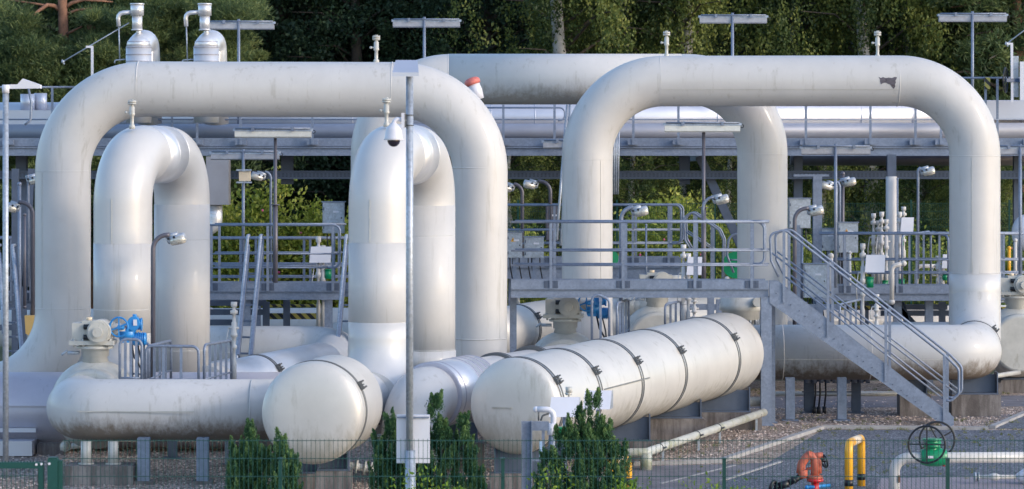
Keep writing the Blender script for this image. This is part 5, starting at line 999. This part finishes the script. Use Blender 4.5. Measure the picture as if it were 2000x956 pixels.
cabinet('galvanised cabinet standing low behind the stair handrails', 1570, 1615, 517, 582, 66.5, 640); cabinet('cabinet with warning triangle and lightning mark behind the tube lamp pole', 1637, 1676, 436, 494, 71.6, 560, 'galvl', True)
cabinet('pale cabinet left of the warning triangle cabinet', 1604, 1634, 448, 490, 71.9, 560); cabinet('wide low cabinet left of the scarred loop left leg', 1024, 1062, 464, 504, 69.5, 560); cabinet('low cabinet with warning triangle right of the left loop', 990, 1020, 455, 504, 69.4, 560, 'galvl', True)
cabinet('narrow brown cabinet behind the far walkway rails', 1066, 1092, 400, 470, 73, 560, 'brown')
def instr(label, px, Y, ybot, ytop, box=None, green=None, twin=False, rise=0.03):
    root = thing('instrument_stand', label, 'instrument', W(px, ybot, Y), 'white instrument valve stands'); s_ = Y / F
    for o in ((0, 9) if twin else (0,)):
        b = W(px + o, ybot, Y); h = (ybot - ytop) * s_ * (1 if o == 0 else 0.9)
        mb = MB(); pr = [(0, 0.045), (h * 0.25, 0.045), (h * 0.28, 0.03), (h * 0.4, 0.03), (h * 0.41, 0.055), (h * 0.45, 0.055), (h * 0.46, 0.03), (h * 0.55, 0.034), (h * 0.56, 0.06), (h * 0.60, 0.06), (h * 0.61, 0.045), (h * 0.74, 0.045), (h * 0.75, 0.028), (h * 0.84, 0.028), (h * 0.85, 0.065), (h * 0.89, 0.065), (h * 0.9, 0.03), (h * 0.93, 0.03), (h * 0.94, 0.055), (h, 0.055)]
        mb.lathe(b, (0, 0, 1), pr, 12); mb.cyl(b + Vector((-0.09, 0, h * 0.67)), b + Vector((0.09, 0, h * 0.67)), 0.02, 8); mb.cyl(b + Vector((0, 0, h * 0.36)), b + Vector((-0.12, -0.03, h * 0.36)), 0.015, 8); mb.tube(fillet([b + Vector((-0.12, -0.03, h * 0.36)), b + Vector((-0.13, -0.03, h * 0.5)), b + Vector((-0.09, 0, h * 0.67))], 0.03, 3), 0.01, 6); mb.build('stem', 'paint', root)
    if box:
        x0, x1, y0, y1 = box; mb = MB(); P = [W(x0 + 3, y0, Y), W(x1, y0, Y), W(x1 - 2, y1, Y), W(x0, y1, Y)]; P = [p + Vector((0, -0.1, 0)) for p in P]; P[2] -= Vector((0, 0.05, 0)); P[3] -= Vector((0, 0.05, 0)); Q = [p + Vector((0, 0.09, 0)) for p in P]
        mb.add(P + Q, [(3, 2, 1, 0), (4, 5, 6, 7), (0, 1, 5, 4), (1, 2, 6, 5), (2, 3, 7, 6), (3, 0, 4, 7)]); mb.build('sun_shield', 'white', root)
    if green:
        gx, gy0, gy1 = green; mb = MB(); c0 = W(gx, gy1, Y); c1 = W(gx, gy0, Y); mb.cyl(c0, c1, 0.075, 16); mb.cyl(c1 - Vector((0, 0, 0.02)), c1 + Vector((0, 0, 0.0)), 0.09, 16); mb.build('actuator', 'green', root)
instr('twin stem instrument with white shield left of the galvanised cabinet on the left platform', 622, 67.0, 640, 462, (605, 648, 482, 513), (641, 526, 545), True)
instr('instrument stand with white shield on the main platform by the rear loop', 1335, 63.6, 650, 478, (1340, 1371, 502, 537), None, True); instr('tall instrument with shield and green actuator behind the stair handrail', 1685, 65.5, 650, 476, (1688, 1728, 498, 532), (1699, 541, 562), False)
instr('twin instrument tree with flanges left of the white round column', 1706, 72.2, 560, 417, None, None, True); instr('instrument tree touching the left side of the white round column', 1722, 72.0, 560, 414, None, (1728, 548, 562), True)
instr('instrument with white shield right of the white round column', 1757, 72.0, 560, 414, (1757, 1784, 425, 455), (1760, 545, 562), False); instr('instrument with white shield by the scarred loop right leg', 1832, 72.0, 560, 500, (1838, 1862, 497, 524), (1846, 535, 548), True)
instr('thin instrument with tall stem behind the white round column', 1765, 73.0, 520, 404, None, (1759, 462, 480)); instr('vent post with flange beside the left guard frames', 457, 55.5, 745, 590, None, None)
instr('instrument stand near the foot of the stair head column', 1356, 64.5, 650, 580, None, None); instr('thin instrument pair behind the foot of the main stairs', 1712, 65, 650, 575, None, None)
tk = MB(); tk.ball(W(2003, 455, 74), 0.32, 0.32, 0.42); tk.build('white_tank', 'white', label='white rounded tank end peeking in at the right edge', cat='tank')
# green round handwheel disc behind rear loop leg, small beacon
gd = thing('green_disc', 'large green disc half hidden behind the rear loop right leg', 'disc', W(1437, 518, 70)); mb = MB(); mb.cyl(W(1437, 518, 70), W(1437, 518, 70) + Vector((0, 0.05, 0)), 0.29, 36); mb.build('disc', 'green', gd); mb = MB(); mb.cyl(W(1437, 518, 69.9), W(1437, 518, 70.3), 0.05, 12); mb.build('hub', 'galv', gd)
sf = thing('green_disc', 'small green disc edge beside the scarred loop left leg', 'disc', W(1198, 502, 70)); mb = MB(); mb.cyl(W(1190, 505, 70), W(1190, 505, 70.05), 0.2, 30); mb.build('disc', 'green', sf)
bc = thing('beacon', 'small beacon with red and yellow top over the white domed valve', 'beacon', W(1290, 560, 66.3)); mb = MB(); mb.cyl(W(1290, 600, 66.3), W(1290, 545, 66.3), 0.05, 14); mb.build('base', 'valve', bc); mb = MB(); mb.cyl(W(1290, 545, 66.3), W(1290, 539, 66.3), 0.05, 14); mb.build('yellow_ring', 'yellow', bc); mb = MB(); mb.cyl(W(1290, 539, 66.3), W(1290, 535, 66.3), 0.05, 14); mb.build('red_top', 'red', bc)
# hazard striped beams
for lab, x0, x1, y0, y1, Y in (('upper yellow and black striped beam under the left platform', 513, 620, 595, 600, 68), ('lower yellow and black striped beam under the left platform', 513, 636, 612.5, 624, 67.5), ('striped beam under the right walkway', 1640, 1700, 598, 606, 71), ('striped beam at the right edge below the walkway', 1955, 2030, 600, 612, 71.5)):
    mb = MB(); mb.box(X(x0, Y), X(x1, Y), Y, Y + 0.1, Z(y1, Y), Z(y0, Y)); mb.build('striped_beam', 'hazard', label=lab, cat='warning beam')
# clutter frames below the left platform and below the right walkway
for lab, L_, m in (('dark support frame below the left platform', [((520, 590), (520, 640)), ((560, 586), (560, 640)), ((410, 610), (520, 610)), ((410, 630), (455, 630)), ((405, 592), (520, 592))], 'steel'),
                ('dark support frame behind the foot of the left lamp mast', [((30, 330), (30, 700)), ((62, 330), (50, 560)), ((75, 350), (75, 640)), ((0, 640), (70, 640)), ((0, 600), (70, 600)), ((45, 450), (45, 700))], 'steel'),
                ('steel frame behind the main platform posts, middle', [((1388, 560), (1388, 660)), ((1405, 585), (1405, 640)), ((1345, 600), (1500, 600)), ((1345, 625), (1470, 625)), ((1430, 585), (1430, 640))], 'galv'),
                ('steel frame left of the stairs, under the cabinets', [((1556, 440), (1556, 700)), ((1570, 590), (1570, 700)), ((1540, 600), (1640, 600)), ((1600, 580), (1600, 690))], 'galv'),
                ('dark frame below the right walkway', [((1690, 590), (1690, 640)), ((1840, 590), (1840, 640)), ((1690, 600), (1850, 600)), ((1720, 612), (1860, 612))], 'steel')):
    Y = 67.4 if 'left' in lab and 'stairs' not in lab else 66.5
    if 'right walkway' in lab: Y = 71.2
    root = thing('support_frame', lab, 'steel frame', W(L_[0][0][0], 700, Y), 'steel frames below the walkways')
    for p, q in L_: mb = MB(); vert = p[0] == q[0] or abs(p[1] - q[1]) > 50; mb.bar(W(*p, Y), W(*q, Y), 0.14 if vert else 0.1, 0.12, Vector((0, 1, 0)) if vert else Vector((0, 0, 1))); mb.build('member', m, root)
mb = MB(); P = [W(48, 617, 62.3), W(68, 617, 62.3), W(66, 645, 62.3), W(60, 658, 62.3), W(50, 652, 62.3)]; Q = [p + Vector((0, 0.3, 0)) for p in P]; mb.add(P + Q, [(4, 3, 2, 1, 0), (5, 6, 7, 8, 9)] + [(j, (j + 1) % 5, (j + 1) % 5 + 5, j + 5) for j in range(5)]); mb.build('yellow_bin', mat('dull_yellow', (0.62, 0.40, 0.14), 0.6, 0, 0.05, 3), label='dull yellow box beside the lower left bend of the left loop', cat='grit box')
for lab, pts, rad, m, Yc in (('grey conduit left of the low cabinet behind the stairs', ((1566, 470), (1566, 620)), .03, 'galv', 66.8), ('white riser right of the low cabinet behind the stairs', ((1623, 500), (1623, 640)), .045, 'paint', 67.5),
        ('thin white riser between cabinets and twin instrument tree', ((1660, 494), (1660, 610)), .03, 'paint', 70.8), ('brownish conduit left of the warning triangle cabinet', ((1646, 340), (1646, 560)), .04, 'brown', 72.4),
        ('white riser with bend behind the main stair rails', ((1742, 590), (1742, 520), (1765, 515)), .05, 'paint', 69.2), ('small white branch pipe above the right walkway deck', ((1790, 560), (1790, 520), (1830, 520)), .045, 'paint', 72.6),
        ('grey conduit hugging the round white column', ((1753, 350), (1753, 560)), .02, 'galv', 73.3), ('thin white riser left of the rear loop right leg', ((1420, 600), (1420, 545)), .04, 'paint', 67),
        ('yellow painted upright at the far right beside the scarred loop', ((1971, 485), (1971, 552)), .035, 'yellow', 71.6), ('white riser behind the right edge walkway rail', ((1983, 470), (1983, 560)), .04, 'paint', 72.2),
        ('grey conduit at the left edge behind the lamp mast', ((38, 360), (38, 660)), .035, 'galv', 66), ('brown conduit left of the left loop left leg', ((48, 420), (48, 600)), .03, 'brown', 65.4),
        ('white cross pipe under the left platform', ((412, 607), (500, 607)), .05, 'paint', 68.6), ('white pipe stub under the far walkway, left of the scarred loop leg', ((1010, 560), (1010, 600), (1060, 600)), .06, 'paint', 72.4),
        ('pale beige pipe section under the main platform between the two domed valves', ((1225, 598), (1262, 598)), .18, 'valve', 68.5), ('thin riser between far walkway and rear loop', ((1262, 440), (1262, 600)), .022, 'galv', 70.4)):
    mb = MB(); P_ = [W(a_, b_, Yc) for a_, b_ in pts]; mb.tube(fillet(P_, 0.12, 5) if len(P_) > 2 else P_, rad, 14)
    for p_ in (P_[0], P_[-1]): mb.ball(p_, rad * 1.35, n=12, m=6)
    mb.build('conduit' if m in ('galv', 'brown') else 'riser_pipe', m, label=lab, cat='pipe')
# cable bundle conduit beside scarred loop left leg
cbn = thing('cable_riser', 'bundle of thin tubes rising right beside the scarred loop left leg', 'cable riser', W(1205, 378, 73)); 
for j, px in enumerate((1197, 1201, 1205, 1209)): mb = MB(); mb.tube([W(px, 240, 73), W(px - 2, 380, 73)], 0.02, 8); mb.build('tube', 'galvl', cbn)
lr = thing('leaning_rail', 'pair of slanting tubes left beside the scarred loop left leg', 'rail', W(1090, 560, 70)); 
for j, (a_, b_) in enumerate((((1108, 205), (1087, 470)), ((1114, 205), (1095, 480)))): mb = MB(); mb.tube([W(*a_, 71.5), W(*b_, 70)], 0.03, 8); mb.build('tube', 'galvl', lr)

# ---------------------------------------------------------------- rear mesh fence
def meshfence(name, label, x0, x1, Y, ztop, zbot, posts, wire=0.006, pitch=0.05, hp=0.2, group=None, hz0=None):
    root = thing(name, label, 'fence', (x0, Y, zbot), group); k = 0; n_ = max(1, int(round((x1 - x0) / 2.5)))
    for i in range(n_):
        a_ = x0 + (x1 - x0) * i / n_; b_ = x0 + (x1 - x0) * (i + 1) / n_; mb = MB(); x = a_ + pitch / 2
        while x < b_: mb.box(x - wire / 2, x + wire / 2, Y - wire / 2, Y + wire / 2, zbot, ztop + 0.02); x += pitch
        z = ztop
        while z > zbot:
            for dy in (-0.0075, 0.0075): mb.box(a_, b_, Y + dy - wire / 2 - (0.002 if dy < 0 else -0.002), Y + dy + wire / 2 - (0.002 if dy < 0 else -0.002), z - wire * 0.6, z + wire * 0.6)
            z -= hp
        mb.build('mesh_panel', 'fence', root)
    for xp, zt2 in posts:
        mb = MB(); mb.box(xp - 0.02, xp + 0.02, Y + 0.02, Y + 0.08, zbot, zt2); mb.box(xp - 0.024, xp + 0.024, Y + 0.016, Y + 0.084, zt2, zt2 + 0.015); mb.build('post', 'fence', root)
YF = 83.0
meshfence('mesh_fence', 'rear green mesh fence in front of the trees', -1.2, 16, YF, Z(398, YF), 0, [(X(p, YF), Z(392, YF)) for p in (1012, 1205, 1397, 1588, 1780, 1972)])
YG = 36.0; zb = gz(YG) - 0.02
meshfence('mesh_fence', 'front green mesh fence along the bottom of the photo', X(122, YG), X(122, YG) + 12.5, YG, Z(861, YG), zb, [(X(p, YG), Z(898, YG)) for p in (547, 982, 1415, 1852)], 0.005)
GT = thing('fence_gate', 'green gate with toothed top rail at the lower left corner', 'gate', (X(60, YG), YG, zb))
mb = MB(); mb.box(X(-120, YG), X(86, YG), YG - 0.03, YG + 0.03, Z(915, YG), Z(903, YG)); mb.box(X(76, YG), X(86, YG), YG - 0.03, YG + 0.03, zb + 0.1, Z(915.1, YG)); mb.build('frame', 'fence', GT)
mb = MB(); x = X(-120, YG)
while x < X(86, YG): mb.add([(x, YG, Z(903, YG)), (x + 0.02, YG, Z(903, YG)), (x + 0.01, YG, Z(900, YG))], [(0, 1, 2)]); x += 0.035
x = X(-118, YG)
while x < X(75, YG): mb.box(x - 0.0035, x + 0.0035, YG - 0.0035, YG + 0.0035, zb + 0.1, Z(915, YG)); x += 0.05
z = Z(930, YG)
while z > zb + 0.1: mb.box(X(-118, YG), X(76, YG), YG - 0.011, YG - 0.004, z - 0.004, z + 0.004); z -= 0.2
mb.build('gate_mesh', 'fence', GT)
mb = MB(); mb.box(X(94, YG), X(114, YG), YG - 0.06, YG + 0.06, zb, Z(896, YG)); mb.box(X(96, YG), X(112, YG), YG - 0.05, YG + 0.05, Z(895.8, YG), Z(893, YG)); mb.box(X(114.5, YG), X(122, YG), YG - 0.03, YG + 0.05, zb, Z(899, YG)); mb.build('gate_post', 'fence', GT)
mb = MB()
for px, py in ((72, 907), (82, 906), (98, 905)): mb.cyl((X(px, YG), YG - 0.075 if px > 90 else YG - 0.045, Z(py, YG)), (X(px, YG), YG - 0.03, Z(py, YG)), 0.014, 10)
mb.build('rivets', 'white', GT)

# ---------------------------------------------------------------- masts
YM = 41.6; mx_ = X(800, YM)
MA = thing('camera_mast', 'tall grey mast carrying a dome camera, a flat white head and a white sign box', 'mast', (mx_, YM, gz(YM)))
mb = MB(); mb.cyl((mx_ - 0.0, YM, Z(880, YM)), (mx_, YM, Z(150, YM)), 0.047, 24); mb.cyl((X(801.5, YM), YM, gz(YM)), (X(801.5, YM), YM, Z(880, YM)), 0.068, 24); mb.build('pole', 'galvl', MA)
mb = MB(); c = W(793, 135, YM); P = [Vector((c.x + a_, c.y + b_, c.z + z_)) for a_, b_, z_ in ((-0.17, -0.2, -0.10), (0.17, -0.2, -0.10), (0.17, -0.2, -0.05), (-0.17, -0.2, -0.05), (-0.14, 0.2, 0.04), (0.14, 0.2, 0.04), (0.14, 0.2, 0.12), (-0.14, 0.2, 0.12))]
mb.add(P, [(0, 1, 2, 3), (5, 4, 7, 6), (3, 2, 6, 7), (0, 4, 5, 1), (0, 3, 7, 4), (1, 5, 6, 2)]); mb.build('flat_head', 'duct', MA)
cm = thing('dome_camera', 'white dome camera with smoked bubble hanging from the mast', 'camera', W(769, 265, YM - 0.1))
yc = YM - 0.1; p = W(769, 262, yc)
mb = MB(); mb.lathe(p, (0, 0, 1), [(-0.08, 0.125), (-0.07, 0.13), (-0.04, 0.115), (0.05, 0.105), (0.09, 0.09), (0.12, 0.05), (0.14, 0.035)], 28); mb.build('housing', 'white', cm)
mb = MB(); mb.ball(p - Vector((0, 0, 0.085)), 0.082, n=24, m=14); mb.build('smoked_bubble', 'glass', cm)
mb = MB(); mb.tube(fillet([p + Vector((0, 0, 0.13)), p + Vector((0, 0, 0.22)), W(789, 238, yc) + Vector((0.02, 0.03, 0))], 0.07, 6), 0.028, 14); mb.box(X(784, yc), X(790, yc), yc - 0.03, yc + 0.08, Z(251, yc), Z(221, yc)); mb.build('arm', 'white', cm)
mb = MB(); mb.box(X(790.4, yc), X(793, yc), yc + 0.0, yc + 0.1, Z(249, yc), Z(223, yc)); 
for py in (225, 245): mb.torus(W(800, py, YM), (0, 0, 1), 0.052, 0.006, 24, 6)
mb.build('mast_bracket', 'band', cm)
sb = thing('sign_box', 'blank white sign box clamped behind the lower mast', 'sign', W(806, 906, YM + 0.1)); mb = MB(); mb.box(X(774, YM), X(839, YM), YM + 0.075, YM + 0.16, Z(906, YM), Z(812, YM)); mb.build('box', 'white', sb)
mb = MB(); mb.box(X(775, YM), X(838, YM), YM + 0.052, YM + 0.074, Z(818, YM), Z(815, YM)); mb.build('rail', 'galv', sb)
YL = 52.5; lx = X(11, YL)
LM = thing('lamp_mast', 'tall grey mast at the left edge with a white roof shaped head', 'mast', (lx, YL, gz(YL))); mb = MB(); mb.cyl((lx, YL, gz(YL)), (lx, YL, Z(178, YL)), 0.048, 20); mb.build('pole', 'galvl', LM)
mb = MB(); mb.cyl((lx, YL, Z(182, YL)), (lx, YL, Z(166, YL)), 0.06, 18); P = [W(4, 166, YL), W(34, 165, YL), W(44, 154, YL), W(78, 166, YL), W(78, 173, YL), W(4, 174, YL)]; Q = [p_ + Vector((0, 0.22, 0.0)) for p_ in P]
mb.add(P + Q, [tuple(reversed(range(6))), tuple(range(6, 12))] + [(j, (j + 1) % 6, (j + 1) % 6 + 6, j + 6) for j in range(6)]); mb.build('roof_head', 'white', LM)
mb = MB(); mb.tube(fillet([W(56, 174, YL), W(61, 200, YL), W(60, 235, YL), W(48, 244, YL)], 0.08, 4), 0.02, 8); mb.build('bent_tube', 'galv', LM)

# ---------------------------------------------------------------- foreground right: hydrant, hoop, green valve
YH = 50.2; g = gz(YH)
HY_ = thing('hydrant', 'faded red hydrant with bent neck, hose coupling and black handwheel', 'hydrant', (X(1592, YH), YH, g)); q = lambda px, py, dy=0: W(px, py, YH) + Vector((0, dy, 0))
mb = MB(); mb.cyl((X(1592, YH), YH, g), q(1592, 940), 0.062, 20); mb.lathe(q(1592, 942), (0, 0, 1), [(0, 0.07), (0.01, 0.13), (0.05, 0.13), (0.055, 0.07)], 20); mb.build('standpipe', 'red', HY_)
mb = MB(); mb.tube(fillet([q(1592, 935), q(1592, 905), q(1590, 888), q(1578, 890), q(1566, 905), q(1563, 925)], 0.10, 8), 0.066, 20); mb.tube([q(1600, 925), q(1600, 905), q(1594, 891)], 0.045, 14); mb.cyl(q(1588, 891), q(1607, 890), 0.05, 16); mb.lathe(q(1592, 937), (0, 0, 1), [(0, 0.08), (0.01, 0.12), (0.06, 0.12), (0.07, 0.07)], 20)
mb.cyl(q(1575, 917), q(1594, 912), 0.022, 10); mb.cyl(q(1568, 918), q(1568, 934), 0.075, 16); mb.build('bent_neck', 'orange', HY_)
mb = MB(); mb.torus(q(1610, 901), (1, 0.4, 0.25), 0.10, 0.016, 28, 8); c = q(1610, 901); mb.bar(c - Vector((-0.02, 0, 0.1)), c + Vector((-0.02, 0, 0.1)), 0.02, 0.02); mb.bar(c - Vector((0.04, -0.09, 0)), c + Vector((0.04, -0.09, 0)), 0.02, 0.02); mb.cyl(q(1604, 899), c, 0.025, 10); mb.build('handwheel', 'black', HY_)
mb = MB(); mb.cyl(q(1566, 930), q(1540, 944), 0.05, 16); mb.cyl(q(1540, 944), q(1522, 950), 0.062, 16); mb.cyl(q(1552, 936), q(1548, 939), 0.068, 16); mb.cyl(q(1524, 949), q(1512, 953), 0.05, 16); mb.torus(q(1510, 951), (1, -0.6, -0.3), 0.09, 0.028, 24, 8); mb.build('hose_coupling', 'black', HY_)
mb = MB(); mb.cyl(q(1574, 951, -0.1), q(1622, 950, 0.1), 0.028, 14); mb.ball(q(1575, 951, -0.1), 0.035, n=10, m=8); mb.build('blue_handle', 'blue', HY_)
def hoop(label, px0, px1, yt0, yt1, Y0_, Y1_, r, band):
    root = thing('guard_hoop', label, 'guard hoop', (X(px0, Y0_), Y0_, gz(Y0_)), 'yellow guard hoops'); a_ = W(px0, yt0, Y0_); b_ = W(px1, yt1, Y1_); a0 = Vector((a_.x, a_.y, gz(a_.y))); b0 = Vector((b_.x, b_.y, gz(b_.y)))
    mb = MB(); mb.tube(fillet([a0, a_, b_, b0], 0.14, 8), r, 20); mb.build('hoop_tube', 'yellow', root)
    for (p_, yy, YY) in ((a_, band[0], Y0_), (b_, band[1], Y1_)): mb = MB(); z = Z(yy, YY); mb.cyl((p_.x, p_.y, z - 0.05), (p_.x, p_.y, z + 0.05), r + 0.003, 24); mb.build('black_band', 'black', root)
    mb = MB(); d_ = (b_ - a_); mb.tube([a_ + d_ * 0.25 + Vector((0, 0, 0.0)), a_ + d_ * 0.75], r + 0.003, 20); mb.build('worn_top', 'cream', root)
hoop('yellow guard hoop with black bands in front of the road', 1658, 1682, 866, 856, 50.2, 51.6, 0.066, (943.5, 931.5))
hoop('yellow guard hoop half hidden by the broad juniper', 1190, 1226, 899, 896, 48.5, 49.0, 0.066, (952, 940))
YV = 50.4; GV = thing('green_valve', 'green gate valve on the white pipe at the lower right with black handwheels', 'valve', W(1818, 895, YV)); q = lambda px, py, dy=0: W(px, py, YV) + Vector((0, dy, 0))
mb = MB(); mb.lathe(q(1798, 893), (1, 0, 0), [(0, 0.105), (0.02, 0.125), (0.05, 0.125), (0.06, 0.135), (0.12, 0.15), (0.28, 0.15), (0.34, 0.135), (0.35, 0.13), (0.39, 0.13), (0.41, 0.10)], 32); mb.build('valve_body', 'green', GV)
mb = MB(); mb.cyl(q(1820, 885), q(1820, 872), 0.10, 20); mb.cyl(q(1820, 874), q(1820, 868), 0.135, 20); mb.cyl(q(1820, 868), q(1820, 860), 0.12, 20); mb.cyl(q(1820, 860), q(1820, 857), 0.15, 20); mb.cyl(q(1804, 866, -0.1), q(1836, 866, -0.0), 0.04, 14); mb.build('bonnet', 'green', GV)
for (px, py, dy, ax, rot) in ((1805, 865, -0.32, (0.25, 1, 0), 0), (1836, 863, 0.35, (-0.1, 1, 0), 0.5)):
    mb = MB(); c = q(px, py, dy); mb.torus(c, ax, 0.285 if dy < 0 else 0.28, 0.017, 44, 8); _, s1, u1 = basis(Vector(ax))
    for j in range(4): a_ = rot + j * math.pi / 2; mb.bar(c, c + (s1 * math.cos(a_) + u1 * math.sin(a_)) * 0.28, 0.02, 0.02)
    mb.cyl(c, Vector((c.x, YV, c.z)), 0.022, 10); mb.build('handwheel', 'black', GV)
mb = MB(); mb.box(X(1810, YV), X(1820, YV), YV - 0.172, YV - 0.164, Z(894, YV), Z(889, YV)); mb.build('name_plate', 'white', GV); mb = MB(); mb.cyl(q(1843, 905), q(1843, 911), 0.025, 10); mb.build('drain_plug', 'red', GV)
WP = thing('low_pipe', 'white pipe coming out of the ground and running off to the lower right', 'pipe', (X(1747, YV), YV, gz(YV))); mb = MB(); mb.tube(fillet([(X(1747, YV), YV, gz(YV) - 0.05), W(1747, 895, YV), W(2100, 893, YV)], 0.22, 10), 0.085, 24); mb.build('pipe_run', 'paint', WP)
mb = MB(); mb.box(X(1753, YV), X(1757, YV), YV - 0.1, YV - 0.05, Z(942, YV), Z(928, YV)); mb.build('tag', 'bark', WP)
YS = 51.8; SV = thing('small_valve_line', 'small white flanged valve line on the ground at the right edge', 'pipe fitting', W(1900, 938, YS)); mb = MB(); mb.cyl(W(1903, 932, YS), W(1990, 932, YS), 0.035, 14); mb.ball(W(1942, 932, YS), 0.1, 0.07, 0.06, 14, 10); mb.build('line', 'paint', SV)
mb = MB()
for px in (1903, 1909): mb.cyl(W(px, 932, YS), W(px + 3, 932, YS), 0.075, 16)
mb.cyl(W(1905, 924, YS), W(1905, 940, YS), 0.03, 8); mb.build('flange', 'galvl', SV); mb = MB(); mb.lathe(W(1985, 931, YS), (1, 0, 0), [(0, 0.04), (0.12, 0.13), (0.3, 0.13)], 18); mb.build('cone', 'white', SV)

# foreground middle: steel post with white elbow, shields
YI = 47.5; g = gz(YI); IP = thing('instrument_post', 'short grey H post with cross bracket in front of the banded vessel', 'steel post', (X(1029, YI), YI, g)); mb = MB(); x = X(1029, YI); mb.ibeam((x, YI, g), (x, YI, Z(823, YI)), 0.16, 0.16, 0.014, Vector((1, 0, 0))); mb.build('post', 'galv', IP)
mb = MB(); mb.box(X(1039, YI), X(1072, YI), YI - 0.05, YI + 0.05, Z(841, YI), Z(824, YI)); mb.box(X(1058, YI), X(1064, YI), YI - 0.02, YI + 0.02, Z(900, YI), Z(841.2, YI)); mb.box(X(1039, YI), X(1075, YI), YI - 0.02, YI + 0.02, Z(901, YI), Z(898, YI)); mb.build('bracket', 'galv', IP)
mb = MB(); mb.box(X(1053, YI), X(1059, YI), YI - 0.03, YI - 0.022, Z(892, YI), Z(862, YI)); mb.build('scale_plate', mat('scale_blue', (0.35, 0.5, 0.7), 0.4), IP)
WE = thing('white_vent_elbow', 'white hooked vent pipe on a round cap, above the green box', 'vent pipe', W(1080, 850, YI)); mb = MB(); mb.tube(fillet([W(1046, 800, YI), W(1082, 800, YI), W(1080, 850, YI)], 0.11, 8), 0.042, 16); mb.cyl(W(1078, 850, YI), W(1078, 827, YI), 0.07, 18); mb.ball(W(1047, 800, YI), 0.045, n=12, m=8); mb.build('hook_pipe', 'white', WE)
mb = MB(); mb.cyl(W(1078, 905, YI), W(1078, 850, YI), 0.05, 14); mb.build('stand', 'galv', WE); mb = MB(); mb.cyl(W(1052, 802, YI), W(1052, 822, YI), 0.012, 8); mb.tube(fillet([W(1056, 822, YI), W(1060, 812, YI), W(1072, 808, YI)], 0.04, 4), 0.014, 8); mb.build('hook_rod', 'band', WE)
gb = MB(); gb.box(X(1089, YI), X(1112, YI), YI, YI + 0.15, Z(862, YI), Z(835, YI)); gb.build('green_box', 'green', label='green actuator box behind the left of the broad juniper', cat='actuator')
for lab, x0, x1, y0, y1, Y, lean in (('white sun shield left of the juniper tip', 1074, 1132, 778, 815, 48.0, 8), ('white sun shield right of the juniper tip', 1140, 1196, 765, 800, 48.6, 8)):
    root = thing('sun_shield', lab, 'shield', W(x0, y1, Y), 'white sun shields in front of the banded vessel'); mb = MB(); P = [W(x0 + 3, y0, Y), W(x1, y0, Y), W(x1 - 5, y1, Y), W(x0 - 2, y1, Y)]; P[0] += Vector((0, .18, 0)); P[1] += Vector((0, .18, 0)); Q = [p_ + Vector((0.0, 0.02, 0.0)) for p_ in P]
    mb.add(P + Q, [(3, 2, 1, 0), (4, 5, 6, 7), (0, 1, 5, 4), (1, 2, 6, 5), (2, 3, 7, 6), (3, 0, 4, 7)]); mb.build('plate', 'white', root); mb = MB(); mb.add([P[1], P[2], P[2] + Vector((0.06, 0.3, 0)), P[1] + Vector((0.02, 0.1, 0))], [(0, 1, 2, 3)]); mb.build('side_cheek', 'galvl', root)
    mb = MB(); mb.cyl(W((x0 + x1) / 2, y1 - 4, Y + 0.1), W((x0 + x1) / 2, 960, Y + 0.1), 0.03, 10); mb.build('stand', 'galv', root)
sm_ = thing('small_gauge', 'small round gauge standing up in front of the first strap of the banded vessel', 'gauge', W(1111, 790, 48.3)); mb = MB(); mb.cyl(W(1111, 800, 48.3), W(1111, 772, 48.3), 0.012, 8); mb.cyl(W(1111, 772, 48.3), W(1111, 768, 48.3), 0.045, 14); mb.cyl(W(1111, 766, 48.3), W(1111, 756, 48.3), 0.05, 14); mb.cyl(W(1104, 770, 48.3), W(1118, 764, 48.3), 0.02, 8); mb.build('gauge_body', 'valve', sm_)
# low flanged fittings under the round vessel
fp = thing('flanged_drain', 'small flanged drain line beneath the round vessel', 'pipe fitting', W(690, 915, 51.5)); mb = MB(); a_ = W(655, 905, 51.5); b_ = W(735, 918, 51.5); mb.cyl(a_, b_, 0.06, 14)
for f in (0.2, 0.5, 0.7, 0.85): p_ = a_.lerp(b_, f); mb.cyl(p_, p_ + (b_ - a_).normalized() * 0.03, 0.11, 16)
mb.build('line', 'valve', fp)
mb = MB(); c = W(127, 872, 53.6); mb.cyl(c, c + Vector((0, 0.1, 0)), 0.09, 16); mb.ball(c, 0.075, n=14, m=8); mb.build('drain_cap', 'valve', label='small round cap under the left end of the grimy header', cat='fitting')
